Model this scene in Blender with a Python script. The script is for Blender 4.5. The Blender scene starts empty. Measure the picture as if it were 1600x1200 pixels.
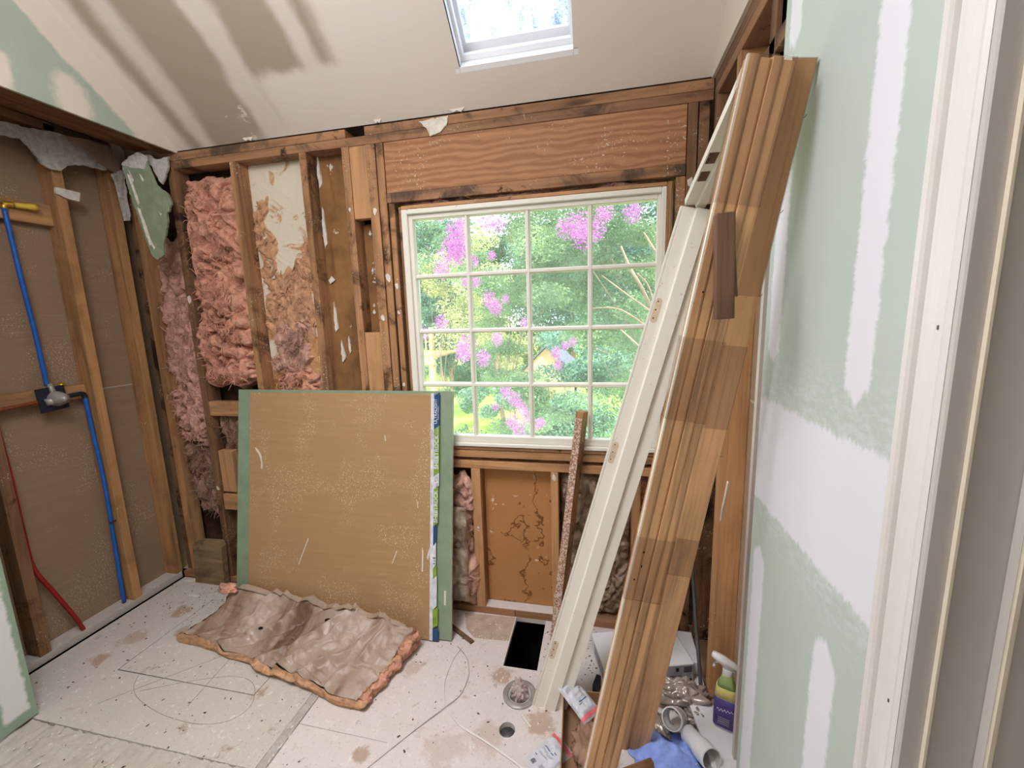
import bpy, bmesh, math, random
import numpy as np
from mathutils import Vector, Matrix, noise

SC = bpy.context.scene
COL = SC.collection
R = random.Random(11)
RNG = np.random.default_rng(5)

# ------------------------------------------------------------------ camera
cam_data = bpy.data.cameras.new('camera')
cam = bpy.data.objects.new('camera', cam_data)
COL.objects.link(cam)
cam_data.sensor_width = 36.0
cam_data.lens = 36.0 * 646.65 / 1600.0
cam_data.clip_start = 0.02
cam_data.clip_end = 400
_r = Vector((0.97810, 0.20600, -0.02960)).normalized()
_f = Vector((-0.20790, 0.96520, -0.15860)); _f = (_f - _r * _f.dot(_r)).normalized()
_u = _r.cross(_f)
cam.matrix_world = Matrix(((_r.x, _u.x, -_f.x, 0.0), (_r.y, _u.y, -_f.y, 0.0), (_r.z, _u.z, -_f.z, 1.55), (0, 0, 0, 1)))
SC.camera = cam

# ------------------------------------------------------------------ sky, sun, added fill lights, exposure
world = bpy.data.worlds.new('sky')
SC.world = world
world.use_nodes = True
_bg = world.node_tree.nodes['Background']
_bg.inputs[0].default_value = (0.74, 0.87, 1.0, 1)
_bg.inputs[1].default_value = 2.2
sun_d = bpy.data.lights.new('sun', 'SUN')
sun_d.energy = 4.8
sun_d.angle = 0.02
sun_d.color = (1.0, 0.97, 0.92)
sun = bpy.data.objects.new('sun', sun_d)
COL.objects.link(sun)
sun.rotation_euler = Vector((0.42, -0.36, 0.83)).to_track_quat('Z', 'Y').to_euler()
FILL_COLOR = (0.95, 0.94, 1.0)
fill_d = bpy.data.lights.new('fill_point', 'POINT')  # added point fill to lift the interior, no real bulb here
fill_d.shadow_soft_size = 0.25; fill_d.energy = 26.0; fill_d.color = FILL_COLOR
fill_ob = bpy.data.objects.new('fill_point', fill_d)
COL.objects.link(fill_ob)
fill_ob.location = (-1.0, 0.30, 2.75)
down_d = bpy.data.lights.new('fill_disk', 'AREA')  # added downward fill for the floor, has no fixture
down_d.shape = 'DISK'; down_d.size = 0.8; down_d.energy = 8.5; down_d.spread = math.radians(100); down_d.color = FILL_COLOR
down = bpy.data.objects.new('fill_disk', down_d)
COL.objects.link(down)
down.location = (-0.80, 0.45, 3.10)
down.rotation_euler = (math.radians(8), 0, 0)
SC.view_settings.view_transform = 'Standard'
SC.view_settings.look = 'None'
SC.view_settings.exposure = 0.9
SC.view_settings.gamma = 1.0
SC.view_settings.use_curve_mapping = False

# ------------------------------------------------------------------ small node language
def lin(c):
    out = []
    for v in c[:3]:
        v = v / 255.0
        out.append(v / 12.92 if v <= 0.04045 else ((v + 0.055) / 1.055) ** 2.4)
    return (out[0], out[1], out[2], 1.0)


class Mat:
    def __init__(s, name, rough=0.75, spec=0.3, metal=0.0):
        s.m = bpy.data.materials.new(name)
        s.m.use_nodes = True
        s.nt = s.m.node_tree
        s.n = s.nt.nodes
        s.b = s.n['Principled BSDF']
        s.b.inputs['Roughness'].default_value = rough
        s.b.inputs['Specular IOR Level'].default_value = spec
        s.b.inputs['Metallic'].default_value = metal
        tc = s.n.new('ShaderNodeTexCoord')
        s.obj = tc.outputs['Object']
        s.gen = tc.outputs['Generated']

    def put(s, sock, v):
        if isinstance(v, bpy.types.NodeSocket):
            s.nt.links.new(v, sock)
        elif v is not None:
            sock.default_value = v

    def math(s, op, a, b=None, c=None, clamp=False):
        n = s.n.new('ShaderNodeMath'); n.operation = op; n.use_clamp = clamp
        for i, v in enumerate((a, b, c)):
            if v is not None: s.put(n.inputs[i], v)
        return n.outputs[0]

    def vec(s, op, a, b):
        n = s.n.new('ShaderNodeVectorMath'); n.operation = op
        s.put(n.inputs[0], a); s.put(n.inputs[1], b)
        return n.outputs[0]

    def xyz(s, v):
        n = s.n.new('ShaderNodeSeparateXYZ'); s.put(n.inputs[0], v)
        return n.outputs

    def rnd(s, amount=20.0):
        oi = s.n.new('ShaderNodeObjectInfo')
        c = s.n.new('ShaderNodeCombineXYZ')
        a = s.math('MULTIPLY', oi.outputs['Random'], amount)
        s.put(c.inputs[0], a); s.put(c.inputs[1], s.math('MULTIPLY', a, 1.7)); s.put(c.inputs[2], s.math('MULTIPLY', a, 0.6))
        return s.vec('ADD', s.obj, c.outputs[0])

    def scale(s, v, xyz):
        return s.vec('MULTIPLY', v, xyz)

    def noise(s, v, scale, detail=4.0, rough=0.55, dist=0.0):
        n = s.n.new('ShaderNodeTexNoise')
        s.put(n.inputs['Vector'], v)
        n.inputs['Scale'].default_value = scale; n.inputs['Detail'].default_value = detail
        n.inputs['Roughness'].default_value = rough; n.inputs['Distortion'].default_value = dist
        return n.outputs['Fac']

    def voro(s, v, scale, feature='F1'):
        n = s.n.new('ShaderNodeTexVoronoi'); n.feature = feature
        s.put(n.inputs['Vector'], v); n.inputs['Scale'].default_value = scale
        return n.outputs['Distance']

    def step(s, x, lo, hi):
        n = s.n.new('ShaderNodeMapRange'); n.interpolation_type = 'SMOOTHSTEP'
        s.put(n.inputs['Value'], x)
        if lo <= hi:
            n.inputs['From Min'].default_value = lo; n.inputs['From Max'].default_value = hi
        else:
            n.inputs['From Min'].default_value = hi; n.inputs['From Max'].default_value = lo
            n.inputs['To Min'].default_value = 1.0; n.inputs['To Max'].default_value = 0.0
        return n.outputs['Result']

    def band(s, x, lo, hi, soft):
        return s.math('MULTIPLY', s.step(x, lo - soft, lo + soft), s.step(x, hi + soft, hi - soft))

    def both(s, a, b): return s.math('MULTIPLY', a, b)
    def either(s, a, b): return s.math('MAXIMUM', a, b)

    def mix(s, f, a, b):
        n = s.n.new('ShaderNodeMix'); n.data_type = 'RGBA'
        s.put(n.inputs[0], f); s.put(n.inputs[6], a); s.put(n.inputs[7], b)
        return n.outputs[2]

    def ramp(s, f, stops):
        n = s.n.new('ShaderNodeValToRGB'); s.put(n.inputs[0], f)
        e = n.color_ramp.elements
        while len(e) < len(stops): e.new(0.5)
        for i, (p, c) in enumerate(stops):
            e[i].position = p; e[i].color = c
        return n.outputs[0]

    def color(s, c): s.put(s.b.inputs['Base Color'], c); return s

    def bump(s, h, strength=0.3, dist=0.01):
        n = s.n.new('ShaderNodeBump')
        n.inputs['Strength'].default_value = strength; n.inputs['Distance'].default_value = dist
        s.put(n.inputs['Height'], h); s.put(s.b.inputs['Normal'], n.outputs[0])
        return s


def plain(name, c, rough=0.6, spec=0.3, metal=0.0, var=0.12, scale=25.0, bump=0.0):
    m = Mat(name, rough, spec, metal)
    p = m.rnd()
    f = m.noise(p, scale, 5)
    c1 = lin([v * (1 - var) for v in c]); c2 = lin([min(255, v * (1 + var * 0.6)) for v in c])
    m.color(m.ramp(f, [(0.3, c1), (0.7, c2)]))
    if bump: m.bump(f, bump, 0.004)
    return m.m


AX = {'X': (1.3, 16, 16), 'Y': (16, 1.3, 16), 'Z': (16, 16, 1.3)}
AF = {'X': (2.5, 120, 120), 'Y': (120, 2.5, 120), 'Z': (120, 120, 2.5)}


def wood(name, c, axis='Z', stain=0.0, stain_c=(52, 34, 24), speck=0.0, knots=0.5, rough=0.7, contrast=1.0):
    m = Mat(name, rough, 0.25)
    p = m.rnd()
    g = m.noise(m.scale(p, AX[axis]), 1.0, 5, 0.55, 0.8)
    fine = m.noise(m.scale(p, AF[axis]), 1.0, 3, 0.6)
    d = lin([v * (1 - 0.30 * contrast) for v in c]); l = lin([min(255, v * (1 + 0.14 * contrast)) for v in c])
    col = m.ramp(g, [(0.28, d), (0.5, lin(c)), (0.74, l)])
    col = m.mix(m.math('MULTIPLY', m.step(fine, 0.5, 0.75), 0.35 * contrast), col, lin([v * 0.55 for v in c]))
    if knots:
        ks = {'X': (1.6, 7, 7), 'Y': (7, 1.6, 7), 'Z': (7, 7, 1.6)}[axis]
        kv = m.voro(m.scale(m.vec('ADD', p, (3.3, 1.1, 7.7)), ks), 1.0)
        col = m.mix(m.math('MULTIPLY', m.step(kv, 0.11, 0.05), knots), col, lin((62, 36, 20)))
    if stain:
        st = m.noise(p, 3.2, 6, 0.68, 0.6)
        col = m.mix(m.math('MULTIPLY', m.step(st, 0.50, 0.64), stain), col, lin(stain_c))
        mo = m.noise(m.vec('ADD', p, (7.1, 3.7, 5.5)), 7.5, 6, 0.72, 0.4)
        col = m.mix(m.math('MULTIPLY', m.step(mo, 0.60, 0.70), min(1.0, stain * 1.1)), col, lin([v * .55 for v in stain_c]))
    if speck:
        a = m.step(m.noise(p, 130, 3, 0.6), 0.60, 0.68); b = m.step(m.noise(p, 6, 3), 0.62 - 0.25 * speck, 0.74 - 0.25 * speck)
        col = m.mix(m.both(a, b), col, lin((222, 212, 196)))
    m.color(col)
    m.bump(m.math('ADD', g, m.math('MULTIPLY', fine, 0.5)), 0.25, 0.003)
    return m.m


# ------------------------------------------------------------------ geometry helpers
def wmat(o):
    if o.parent: return wmat(o.parent) @ o.matrix_parent_inverse @ o.matrix_basis
    return o.matrix_basis.copy()


def link(name, me, mat=None, parent=None, M=None):
    o = bpy.data.objects.new(name, me)
    COL.objects.link(o)
    if me is not None and mat is not None and len(me.materials) == 0: me.materials.append(mat)
    if M is not None: o.matrix_basis = M
    if parent is not None:
        o.parent = parent
        o.matrix_parent_inverse = wmat(parent).inverted()
    return o


def tag(o, label, cat, group=None, kind=None):
    o['label'] = label; o['category'] = cat
    if group: o['group'] = group
    if kind: o['kind'] = kind
    return o


def struct(o, label, cat):
    o['kind'] = 'structure'
    return tag(o, label, cat)


def empty(name, loc=(0, 0, 0), M=None):
    o = bpy.data.objects.new(name, None)
    o.empty_display_size = 0.05
    COL.objects.link(o)
    o.matrix_basis = M if M is not None else Matrix.Translation(loc)
    return o


def from_bm(bm, name, mat, parent=None, M=None, smooth=False):
    me = bpy.data.meshes.new(name)
    bmesh.ops.recalc_face_normals(bm, faces=bm.faces)
    bm.to_mesh(me); bm.free()
    if smooth:
        for p in me.polygons: p.use_smooth = True
    return link(name, me, mat, parent, M)


def bm_box(bm, x0, x1, y0, y1, z0, z1, bev=0.0):
    ret = bmesh.ops.create_cube(bm, size=1.0)
    vs = ret['verts']
    for v in vs:
        v.co = Vector((x0 if v.co.x < 0 else x1, y0 if v.co.y < 0 else y1, z0 if v.co.z < 0 else z1))
    if bev:
        es = list({e for v in vs for e in v.link_edges})
        bmesh.ops.bevel(bm, geom=es, offset=bev, segments=1, affect='EDGES')


def box(name, x, y, z, mat, parent=None, bev=0.0015, rot=None):
    """axis-aligned box given by its extents; the origin sits at the middle of its base"""
    x0, x1 = sorted(x); y0, y1 = sorted(y); z0, z1 = sorted(z)
    c = Vector(((x0 + x1) / 2, (y0 + y1) / 2, z0))
    bm = bmesh.new()
    bm_box(bm, x0 - c.x, x1 - c.x, y0 - c.y, y1 - c.y, 0, z1 - z0, bev)
    M = Matrix.Translation(c)
    if rot: M = M @ rot
    return from_bm(bm, name, mat, parent, M)


def frame(p0, p1, side):
    """matrix: origin p0, local z towards p1, local x close to side"""
    p0 = Vector(p0); z = (Vector(p1) - p0); L = z.length; z.normalize()
    x = Vector(side); x = (x - z * x.dot(z)).normalized()
    y = z.cross(x)
    return Matrix(((x.x, y.x, z.x, p0.x), (x.y, y.y, z.y, p0.y), (x.z, y.z, z.z, p0.z), (0, 0, 0, 1))), L


def profile(name, pts, L, mat, parent=None, M=None, bev=0.0, wob=0.0, segs=1):
    """closed outline in local x,y swept along local z"""
    bm = bmesh.new()
    rings = []
    for k in range(segs + 1):
        z = L * k / segs
        rings.append([bm.verts.new((x + wob * (R.random() - .5), y + wob * (R.random() - .5), z)) for x, y in pts])
    n = len(pts)
    for k in range(segs):
        for i in range(n):
            bm.faces.new((rings[k][i], rings[k][(i + 1) % n], rings[k + 1][(i + 1) % n], rings[k + 1][i]))
    bm.faces.new(rings[0][::-1]); bm.faces.new(rings[-1])
    return from_bm(bm, name, mat, parent, M)


def slab(name, poly, axis, depth, mat, parent=None, rough=0.0):
    """polygon of 3-D points extruded along axis by depth"""
    ax = Vector(axis).normalized() * depth
    pts = []
    for i, p in enumerate(poly):
        p = Vector(p); q = Vector(poly[(i + 1) % len(poly)])
        n = max(1, int((q - p).length / 0.012)) if rough else 1
        for k in range(n):
            v = p.lerp(q, k / n)
            if rough and k: v += Vector((R.uniform(-1, 1), R.uniform(-1, 1), R.uniform(-1, 1))) * rough
            pts.append(v)
    c = sum((Vector(p) for p in pts), Vector()) / len(pts)
    bm = bmesh.new()
    a = [bm.verts.new(p - c) for p in pts]; b = [bm.verts.new(p - c + ax) for p in pts]
    bm.faces.new(a); bm.faces.new(b[::-1])
    for i in range(len(pts)):
        j = (i + 1) % len(pts)
        bm.faces.new((a[i], b[i], b[j], a[j]))
    bmesh.ops.triangulate(bm, faces=[f for f in bm.faces if len(f.verts) > 4])
    return from_bm(bm, name, mat, parent, Matrix.Translation(c))


def plate(name, loops, z, thick, mat, parent=None):
    """flat slab with holes: first loop is the outline, the others holes"""
    cu = bpy.data.curves.new(name, 'CURVE')
    cu.dimensions = '2D'; cu.fill_mode = 'BOTH'; cu.extrude = thick / 2
    for lp in loops:
        sp = cu.splines.new('POLY'); sp.points.add(len(lp) - 1)
        for i, p in enumerate(lp): sp.points[i].co = (p[0], p[1], 0, 1)
        sp.use_cyclic_u = True
    t = bpy.data.objects.new('tmp', cu)
    COL.objects.link(t)
    me = bpy.data.meshes.new_from_object(t.evaluated_get(bpy.context.evaluated_depsgraph_get()))
    bpy.data.objects.remove(t); bpy.data.curves.remove(cu)
    me.name = name
    return link(name, me, mat, parent, Matrix.Translation((0, 0, z - thick / 2)))


def circle(cx, cy, r, n=40): return [(cx + r * math.cos(2 * math.pi * k / n), cy + r * math.sin(2 * math.pi * k / n)) for k in range(n)]
def rect(x0, x1, y0, y1): return [(x0, y0), (x1, y0), (x1, y1), (x0, y1)]


def smooth_path(pts, n=8):
    P = [Vector(p) for p in pts]; out = []
    for i in range(len(P) - 1):
        a = P[max(0, i - 1)]; b = P[i]; c = P[i + 1]; d = P[min(len(P) - 1, i + 2)]
        for k in range(n):
            t = k / n
            out.append(0.5 * ((2 * b) + (c - a) * t + (2 * a - 5 * b + 4 * c - d) * t * t + (3 * b - a - 3 * c + d) * t ** 3))
    out.append(P[-1])
    return out


def bm_tube(bm, pts, rad, sides=8):
    rings = []
    for i, p in enumerate(pts):
        t = (pts[min(i + 1, len(pts) - 1)] - pts[max(i - 1, 0)]).normalized()
        up = Vector((0, 0, 1)) if abs(t.z) < 0.9 else Vector((1, 0, 0))
        a = t.cross(up).normalized(); b = t.cross(a)
        r = rad(i / max(1, len(pts) - 1)) if callable(rad) else rad
        rings.append([bm.verts.new(p + (a * math.cos(2 * math.pi * k / sides) + b * math.sin(2 * math.pi * k / sides)) * r) for k in range(sides)])
    for i in range(len(rings) - 1):
        for k in range(sides):
            bm.faces.new((rings[i][k], rings[i][(k + 1) % sides], rings[i + 1][(k + 1) % sides], rings[i + 1][k]))
    bm.faces.new(rings[0][::-1]); bm.faces.new(rings[-1])


def tube(name, pts, rad, mat, parent=None, sides=8, n=8):
    P = smooth_path(pts, n) if n > 1 else [Vector(p) for p in pts]
    o = P[0].copy()
    bm = bmesh.new(); bm_tube(bm, [p - o for p in P], rad, sides)
    return from_bm(bm, name, mat, parent, Matrix.Translation(o), True)


def lathe(name, prof, mat, parent=None, M=None, n=32, sx=1.0, sy=1.0):
    """profile [(radius, z)] turned round z"""
    bm = bmesh.new(); rings = []
    for r, z in prof:
        rings.append([bm.verts.new((r * sx * math.cos(2 * math.pi * k / n), r * sy * math.sin(2 * math.pi * k / n), z)) for k in range(n)])
    for i in range(len(rings) - 1):
        for k in range(n):
            bm.faces.new((rings[i][k], rings[i][(k + 1) % n], rings[i + 1][(k + 1) % n], rings[i + 1][k]))
    bmesh.ops.remove_doubles(bm, verts=bm.verts, dist=1e-5)
    return from_bm(bm, name, mat, parent, M, True)


def fbm(x, y, z, o=4): return noise.fractal(Vector((x, y, z)), 0.9, 2.1, o)


def grid_surface(name, fn, nu, nv, mat, parent=None, M=None, thick=0.0, smooth=True):
    V = []; F = []
    for j in range(nv + 1):
        for i in range(nu + 1):
            V.append(fn(i / nu, j / nv))
    W = nu + 1
    for j in range(nv):
        for i in range(nu):
            a = j * W + i
            F.append((a, a + 1, a + W + 1, a + W))
    me = bpy.data.meshes.new(name); me.from_pydata([tuple(v) for v in V], [], F)
    if smooth:
        for p in me.polygons: p.use_smooth = True
    o = link(name, me, mat, parent, M)
    if thick:
        md = o.modifiers.new('thickness', 'SOLIDIFY'); md.thickness = thick; md.offset = -1
    return o


def copy_tree(o, parent=None, M=None):
    c = o.copy(); COL.objects.link(c)
    if parent is not None: c.parent = parent; c.matrix_parent_inverse = o.matrix_parent_inverse.copy()
    if M is not None: c.matrix_basis = M
    for ch in list(o.children): copy_tree(ch, c)
    return c


def lettering(name, text, size, M, mat, parent, bold=0.0):
    cu = bpy.data.curves.new(name, 'FONT'); cu.body = text; cu.size = size; cu.extrude = 0.0002; cu.offset = bold
    t = bpy.data.objects.new('tmp', cu); COL.objects.link(t)
    me = bpy.data.meshes.new_from_object(t.evaluated_get(bpy.context.evaluated_depsgraph_get()))
    bpy.data.objects.remove(t); bpy.data.curves.remove(cu)
    return link(name, me, mat, parent, M)


# ------------------------------------------------------------------ materials
W_STUD = wood('stud wood', (168, 124, 88), 'Z', 0.85, (58, 40, 30), 0.5, 0.8, 0.7, 1.25)
W_STUDX = wood('plate wood', (160, 118, 86), 'X', 0.85, (70, 56, 48), 0.25, 0.5)
W_STUDY = wood('plate wood across', (146, 110, 84), 'Y', 0.4, (70, 52, 42), 0.1, 0.4)
W_DARK = wood('weathered stud wood', (128, 94, 68), 'Z', 0.95, (40, 30, 26), 0.4, 0.6, 0.7, 1.25)
W_CLEAN = wood('clean pine', (188, 142, 100), 'Z', 0.15, (110, 70, 44), 0.1, 0.8)
W_CLEANX = wood('clean pine lying', (188, 142, 100), 'X', 0.2, (110, 70, 44), 0.15, 0.6)
W_LEFT = wood('left wall pine', (178, 134, 90), 'Z', 0.25, (60, 42, 30), 0.06, 0.7)
W_LEFTY = wood('left wall rail pine', (182, 138, 94), 'Y', 0.2, (80, 52, 36), 0.05, 0.5)
W_JAMB = wood('raw jamb wood', (206, 160, 116), 'Z', 0.12, (150, 96, 58), 0.0, 0.25, 0.55)
W_SCRAP = wood('old dark scrap wood', (110, 84, 66), 'Z', 0.5, (46, 34, 28), 0.15, 0.3, 0.85, 1.4)
W_SOFFIT = wood('soffit wood', (120, 84, 58), 'Y', 0.7, (58, 40, 30), 0.0, 0.3)
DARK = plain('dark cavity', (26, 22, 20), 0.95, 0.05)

m = Mat('header plywood', 0.65, 0.25)
p = m.obj
wv = m.n.new('ShaderNodeTexWave'); wv.wave_type = 'BANDS'; wv.bands_direction = 'Z'
wv.inputs['Scale'].default_value = 4.0; wv.inputs['Distortion'].default_value = 9.0; wv.inputs['Detail'].default_value = 3.0; wv.inputs['Detail Scale'].default_value = 1.2
m.put(wv.inputs['Vector'], m.scale(p, (0.75, 1, 2.6)))
col = m.ramp(wv.outputs['Fac'], [(0.1, lin((158, 110, 78))), (0.6, lin((174, 125, 90))), (1.0, lin((180, 132, 97)))])
col = m.mix(m.math('MULTIPLY', m.step(m.noise(m.scale(p, (6, 6, 120)), 1, 3), 0.5, 0.75), 0.35), col, lin((120, 76, 48)))
dust = m.both(m.step(m.noise(p, 3.0, 4), 0.55, 0.75), m.step(m.xyz(p)[0], -0.2, -0.45))
col = m.mix(m.math('MULTIPLY', dust, 0.35), col, lin((205, 190, 175)))
sp = m.both(m.step(m.noise(p, 110, 3), 0.62, 0.68), m.step(m.noise(p, 5, 3), 0.5, 0.62))
m.color(m.mix(sp, col, lin((215, 205, 190))))
M_HEADER = m.m

# ceiling: painted board on the right, bare grey-brown board with mud stripes on the left
m = Mat('ceiling drywall', 0.85, 0.15)
p = m.obj; X, Y, Z = m.xyz(p)
wob = m.math('MULTIPLY', m.math('SUBTRACT', m.noise(p, 5, 4), 0.5), 0.10)
Xw = m.math('ADD', X, wob); Yw = m.math('ADD', Y, wob)
bare = m.both(m.band(Xw, -2.06, -1.08, 0.035), m.step(m.math('ADD', Y, m.math('MULTIPLY', m.math('ADD', Xw, 1.6), 0.24)), 1.94, 1.86))
low = m.both(m.step(Xw, -1.52, -1.44), m.step(Yw, 1.70, 1.74))
bare = m.math('MULTIPLY', bare, m.math('SUBTRACT', 1.0, low))
mud = m.either(m.band(Xw, -1.985, -1.895, 0.03), m.either(m.band(Xw, -1.60, -1.475, 0.025), m.band(Xw, -1.225, -1.135, 0.025)))
mud = m.either(mud, m.math('MULTIPLY', m.step(m.noise(p, 7, 5, 0.7), 0.62, 0.66), m.step(Y, 1.74, 1.80)))
f = m.math('MULTIPLY', bare, m.math('SUBTRACT', 1.0, m.math('MULTIPLY', mud, 0.85)))
cream = m.mix(m.noise(p, 2.5, 4), lin((224, 213, 204)), lin((232, 222, 214)))
m.color(m.mix(f, cream, lin((176, 160, 144))))
m.bump(m.noise(p, 60, 4), 0.05, 0.003)
M_CEIL = m.m

# upper left gable: green board with cream mud along the crease
m = Mat('gable drywall', 0.85, 0.15)
p = m.obj; X, Y, Z = m.xyz(p)
n1 = m.math('MULTIPLY', m.math('SUBTRACT', m.noise(p, 9, 5, 0.65), 0.5), 0.10)
cr = m.math('ADD', m.math('SUBTRACT', m.math('ADD', 4.07, m.math('MULTIPLY', Y, -0.85)), Z), n1)
green = m.step(cr, 0.155, 0.185)
patch = m.both(m.band(m.math('ADD', Y, n1), 1.42, 1.53, 0.02), m.step(m.math('ADD', Z, n1), 2.60, 2.56))
patch = m.either(patch, m.both(m.step(m.math('ADD', Y, n1), 1.30, 1.27), m.step(Z, 2.58, 2.55)))
green = m.math('MULTIPLY', green, m.math('SUBTRACT', 1.0, patch))
m.color(m.mix(green, lin((216, 206, 194)), m.mix(m.noise(p, 12, 4), lin((158, 170, 156)), lin((172, 184, 170)))))
m.bump(m.noise(p, 45, 4), 0.06, 0.003)
M_GABLE = m.m

# right wall: green board, white taped seam and screw strips
m = Mat('green drywall with joint compound', 0.8, 0.2)
p = m.obj; X, Y, Z = m.xyz(p)
e = m.math('SUBTRACT', m.noise(m.scale(p, (1, 26, 60)), 1.0, 4, 0.7), 0.5)
e2 = m.math('SUBTRACT', m.noise(m.scale(p, (1, 60, 18)), 1.0, 4, 0.7), 0.5)
Yw = m.math('ADD', Y, m.math('MULTIPLY', e, 0.028)); Zw = m.math('ADD', Z, m.math('MULTIPLY', e2, 0.05))
hb = m.band(Zw, 1.045, 1.325, 0.008)
def strip(y0, y1, z0, z1):
    return m.both(m.band(Yw, y0, y1, 0.006), m.band(m.math('ADD', Zw, m.math('MULTIPLY', m.math('ABSOLUTE', m.math('SUBTRACT', Y, (y0 + y1) / 2)), -0.9 if z0 > 1.3 else 0.9)), z0, z1, 0.01))
mudm = hb
for a in ((0.752, 0.824, 1.385, 3.5), (0.762, 0.84, -0.2, 0.93), (1.105, 1.172, 1.42, 2.06), (1.098, 1.172, -0.2, 0.93), (1.112, 1.17, 2.12, 3.5), (0.60, 0.668, -0.2, 3.5)):
    mudm = m.either(mudm, strip(*a))
hz = m.math('MULTIPLY', m.band(Z, 0.98, 1.42, 0.09), m.step(m.noise(m.scale(p, (1, 40, 90)), 1, 4, 0.7), 0.36, 0.72))
mudm = m.either(mudm, m.math('MULTIPLY', hz, 0.45))
gcol = m.mix(m.noise(p, 4, 5), lin((190, 203, 195)), lin((205, 215, 208)))
m.color(m.mix(mudm, gcol, lin((238, 239, 246))))
m.bump(m.math('ADD', mudm, m.math('MULTIPLY', m.noise(p, 70, 4), 0.3)), 0.12, 0.003)
M_GREENWALL = m.m

m = Mat('left green drywall', 0.8, 0.2)
p = m.obj; X, Y, Z = m.xyz(p)
nz = m.math('MULTIPLY', m.math('SUBTRACT', m.noise(p, 25, 4), 0.5), 0.03)
mm = m.both(m.band(m.math('ADD', Y, nz), 0.925, 0.998, 0.006), m.step(m.math('ADD', Z, nz), 0.045, 0.06))
m.color(m.mix(mm, lin((150, 172, 150)), lin((226, 230, 226))))
m.bump(m.noise(p, 40, 4), 0.15, 0.004)
M_GREENLEFT = m.m


def paper(name, c, scr=0.5, axis='Y', sc=1.0):
    m = Mat(name, 0.85, 0.15)
    p = m.obj
    base = m.mix(m.noise(m.scale(p, (2, 2, 40)), 1.0, 4), lin([v * 0.93 for v in c]), lin([min(255, v * 1.05) for v in c]))
    st = {'Y': (3, 3, 50), 'X': (2.2, 3, 42)}[axis]
    sm = m.both(m.step(m.noise(m.scale(m.vec('ADD', p, (0, 0, 4)), st), 1.0, 5, 0.7, 0.4), 0.56, 0.70), m.step(m.noise(p, 2.2, 3), 0.48, 0.62))
    base = m.mix(m.math('MULTIPLY', sm, 0.22 * scr), base, lin((220, 205, 190)))
    dots = m.both(m.step(m.noise(p, 150 * sc, 3, 0.6), 0.575, 0.63), m.step(m.noise(p, 3.6, 5, 0.6), 0.48, 0.60))
    base = m.mix(m.math('MULTIPLY', dots, scr), base, lin((226, 206, 174)))
    m.color(base)
    return m.m


M_PAPERBACK = paper('drywall paper back', (150, 126, 102), 0.55)
M_PAPERRIGHT = paper('drywall paper back pale', (176, 150, 122), 0.2)
M_SHEETBROWN = paper('brown drywall back', (178, 142, 102), 0.9, 'X')
M_SHEETGREEN = plain('green drywall face', (140, 158, 132), 0.8, 0.2, 0, 0.05, 14)
M_GYPSUM = plain('gypsum core', (196, 190, 182), 0.95, 0.1, 0, 0.1, 60)
M_TORNGREY = plain('old torn drywall', (194, 188, 182), 0.9, 0.1, 0, 0.14, 40, 0.08)
M_TORNGREEN = plain('green torn drywall', (136, 148, 122), 0.75, 0.25, 0, 0.08, 18)
M_MUDWHITE = plain('dried joint compound', (222, 214, 202), 0.9, 0.1, 0, 0.08, 50, 0.2)

# fibre board under the window with dark crack lines
m = Mat('stained fibreboard', 0.8, 0.15)
p = m.obj
cn = m.noise(m.vec('ADD', p, (0.4, 0, 1.3)), 2.3, 7, 0.56)
l1 = m.step(m.math('ABSOLUTE', m.math('SUBTRACT', cn, 0.50)), 0.008, 0.003)
l2 = m.step(m.math('ABSOLUTE', m.math('SUBTRACT', cn, 0.60)), 0.007, 0.003)
line = m.both(m.either(l1, l2), m.step(m.noise(p, 5.1, 3), 0.40, 0.50))
col = m.mix(m.noise(p, 5, 5), lin((176, 124, 76)), lin((190, 138, 90)))
col = m.mix(m.math('MULTIPLY', line, 0.75), col, lin((86, 48, 24)))
chips = m.both(m.step(m.noise(p, 26, 4, 0.6), 0.64, 0.66), m.step(m.noise(p, 4, 3), 0.5, 0.58))
m.color(m.mix(chips, col, lin((232, 218, 196))))
M_FIBRE = m.m

# sheathing with glue and paper left on it
m = Mat('cream sheathing with insulation residue', 0.85, 0.15)
p = m.obj; Z = m.xyz(p)[2]
a = m.noise(m.vec('ADD', p, (2.1, 0, 0)), 6.5, 6, 0.68, 1.0)
drop = m.math('MULTIPLY', m.math('SUBTRACT', 2.15, Z), 0.16)
res = m.step(m.math('ADD', a, drop), 0.56, 0.64)
col = m.mix(res, lin((226, 214, 194)), m.ramp(m.noise(p, 14, 5, 0.7, 1.2), [(0.3, lin((140, 88, 52))), (0.5, lin((196, 146, 98))), (0.7, lin((214, 172, 128)))]))
m.color(col); m.bump(a, 0.5, 0.02)
M_RESIDUE = m.m
m = Mat('brown stained sheathing', 0.8, 0.2)
p = m.obj; Z = m.xyz(p)[2]
col = m.ramp(m.noise(p, 5, 5, 0.6), [(0.3, lin((104, 74, 48))), (0.5, lin((142, 102, 64))), (0.75, lin((166, 122, 80)))])
col = m.mix(m.math('MULTIPLY', m.step(m.noise(m.scale(m.vec('ADD', p, (5, 0, 0)), (9, 9, 1.2)), 1, 5, 0.65), 0.55, 0.68), 0.6), col, lin((92, 48, 20)))
ch = m.both(m.step(m.noise(m.scale(p, (16, 16, 8)), 1, 5, 0.65), 0.64, 0.67), m.step(m.noise(p, 3, 3), 0.48, 0.55))
m.color(m.mix(ch, col, lin((230, 216, 194))))
M_BROWNSHEATH = m.m
M_OSB = plain('dark sheathing', (84, 62, 46), 0.9, 0.1, 0, 0.3, 14)

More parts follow.
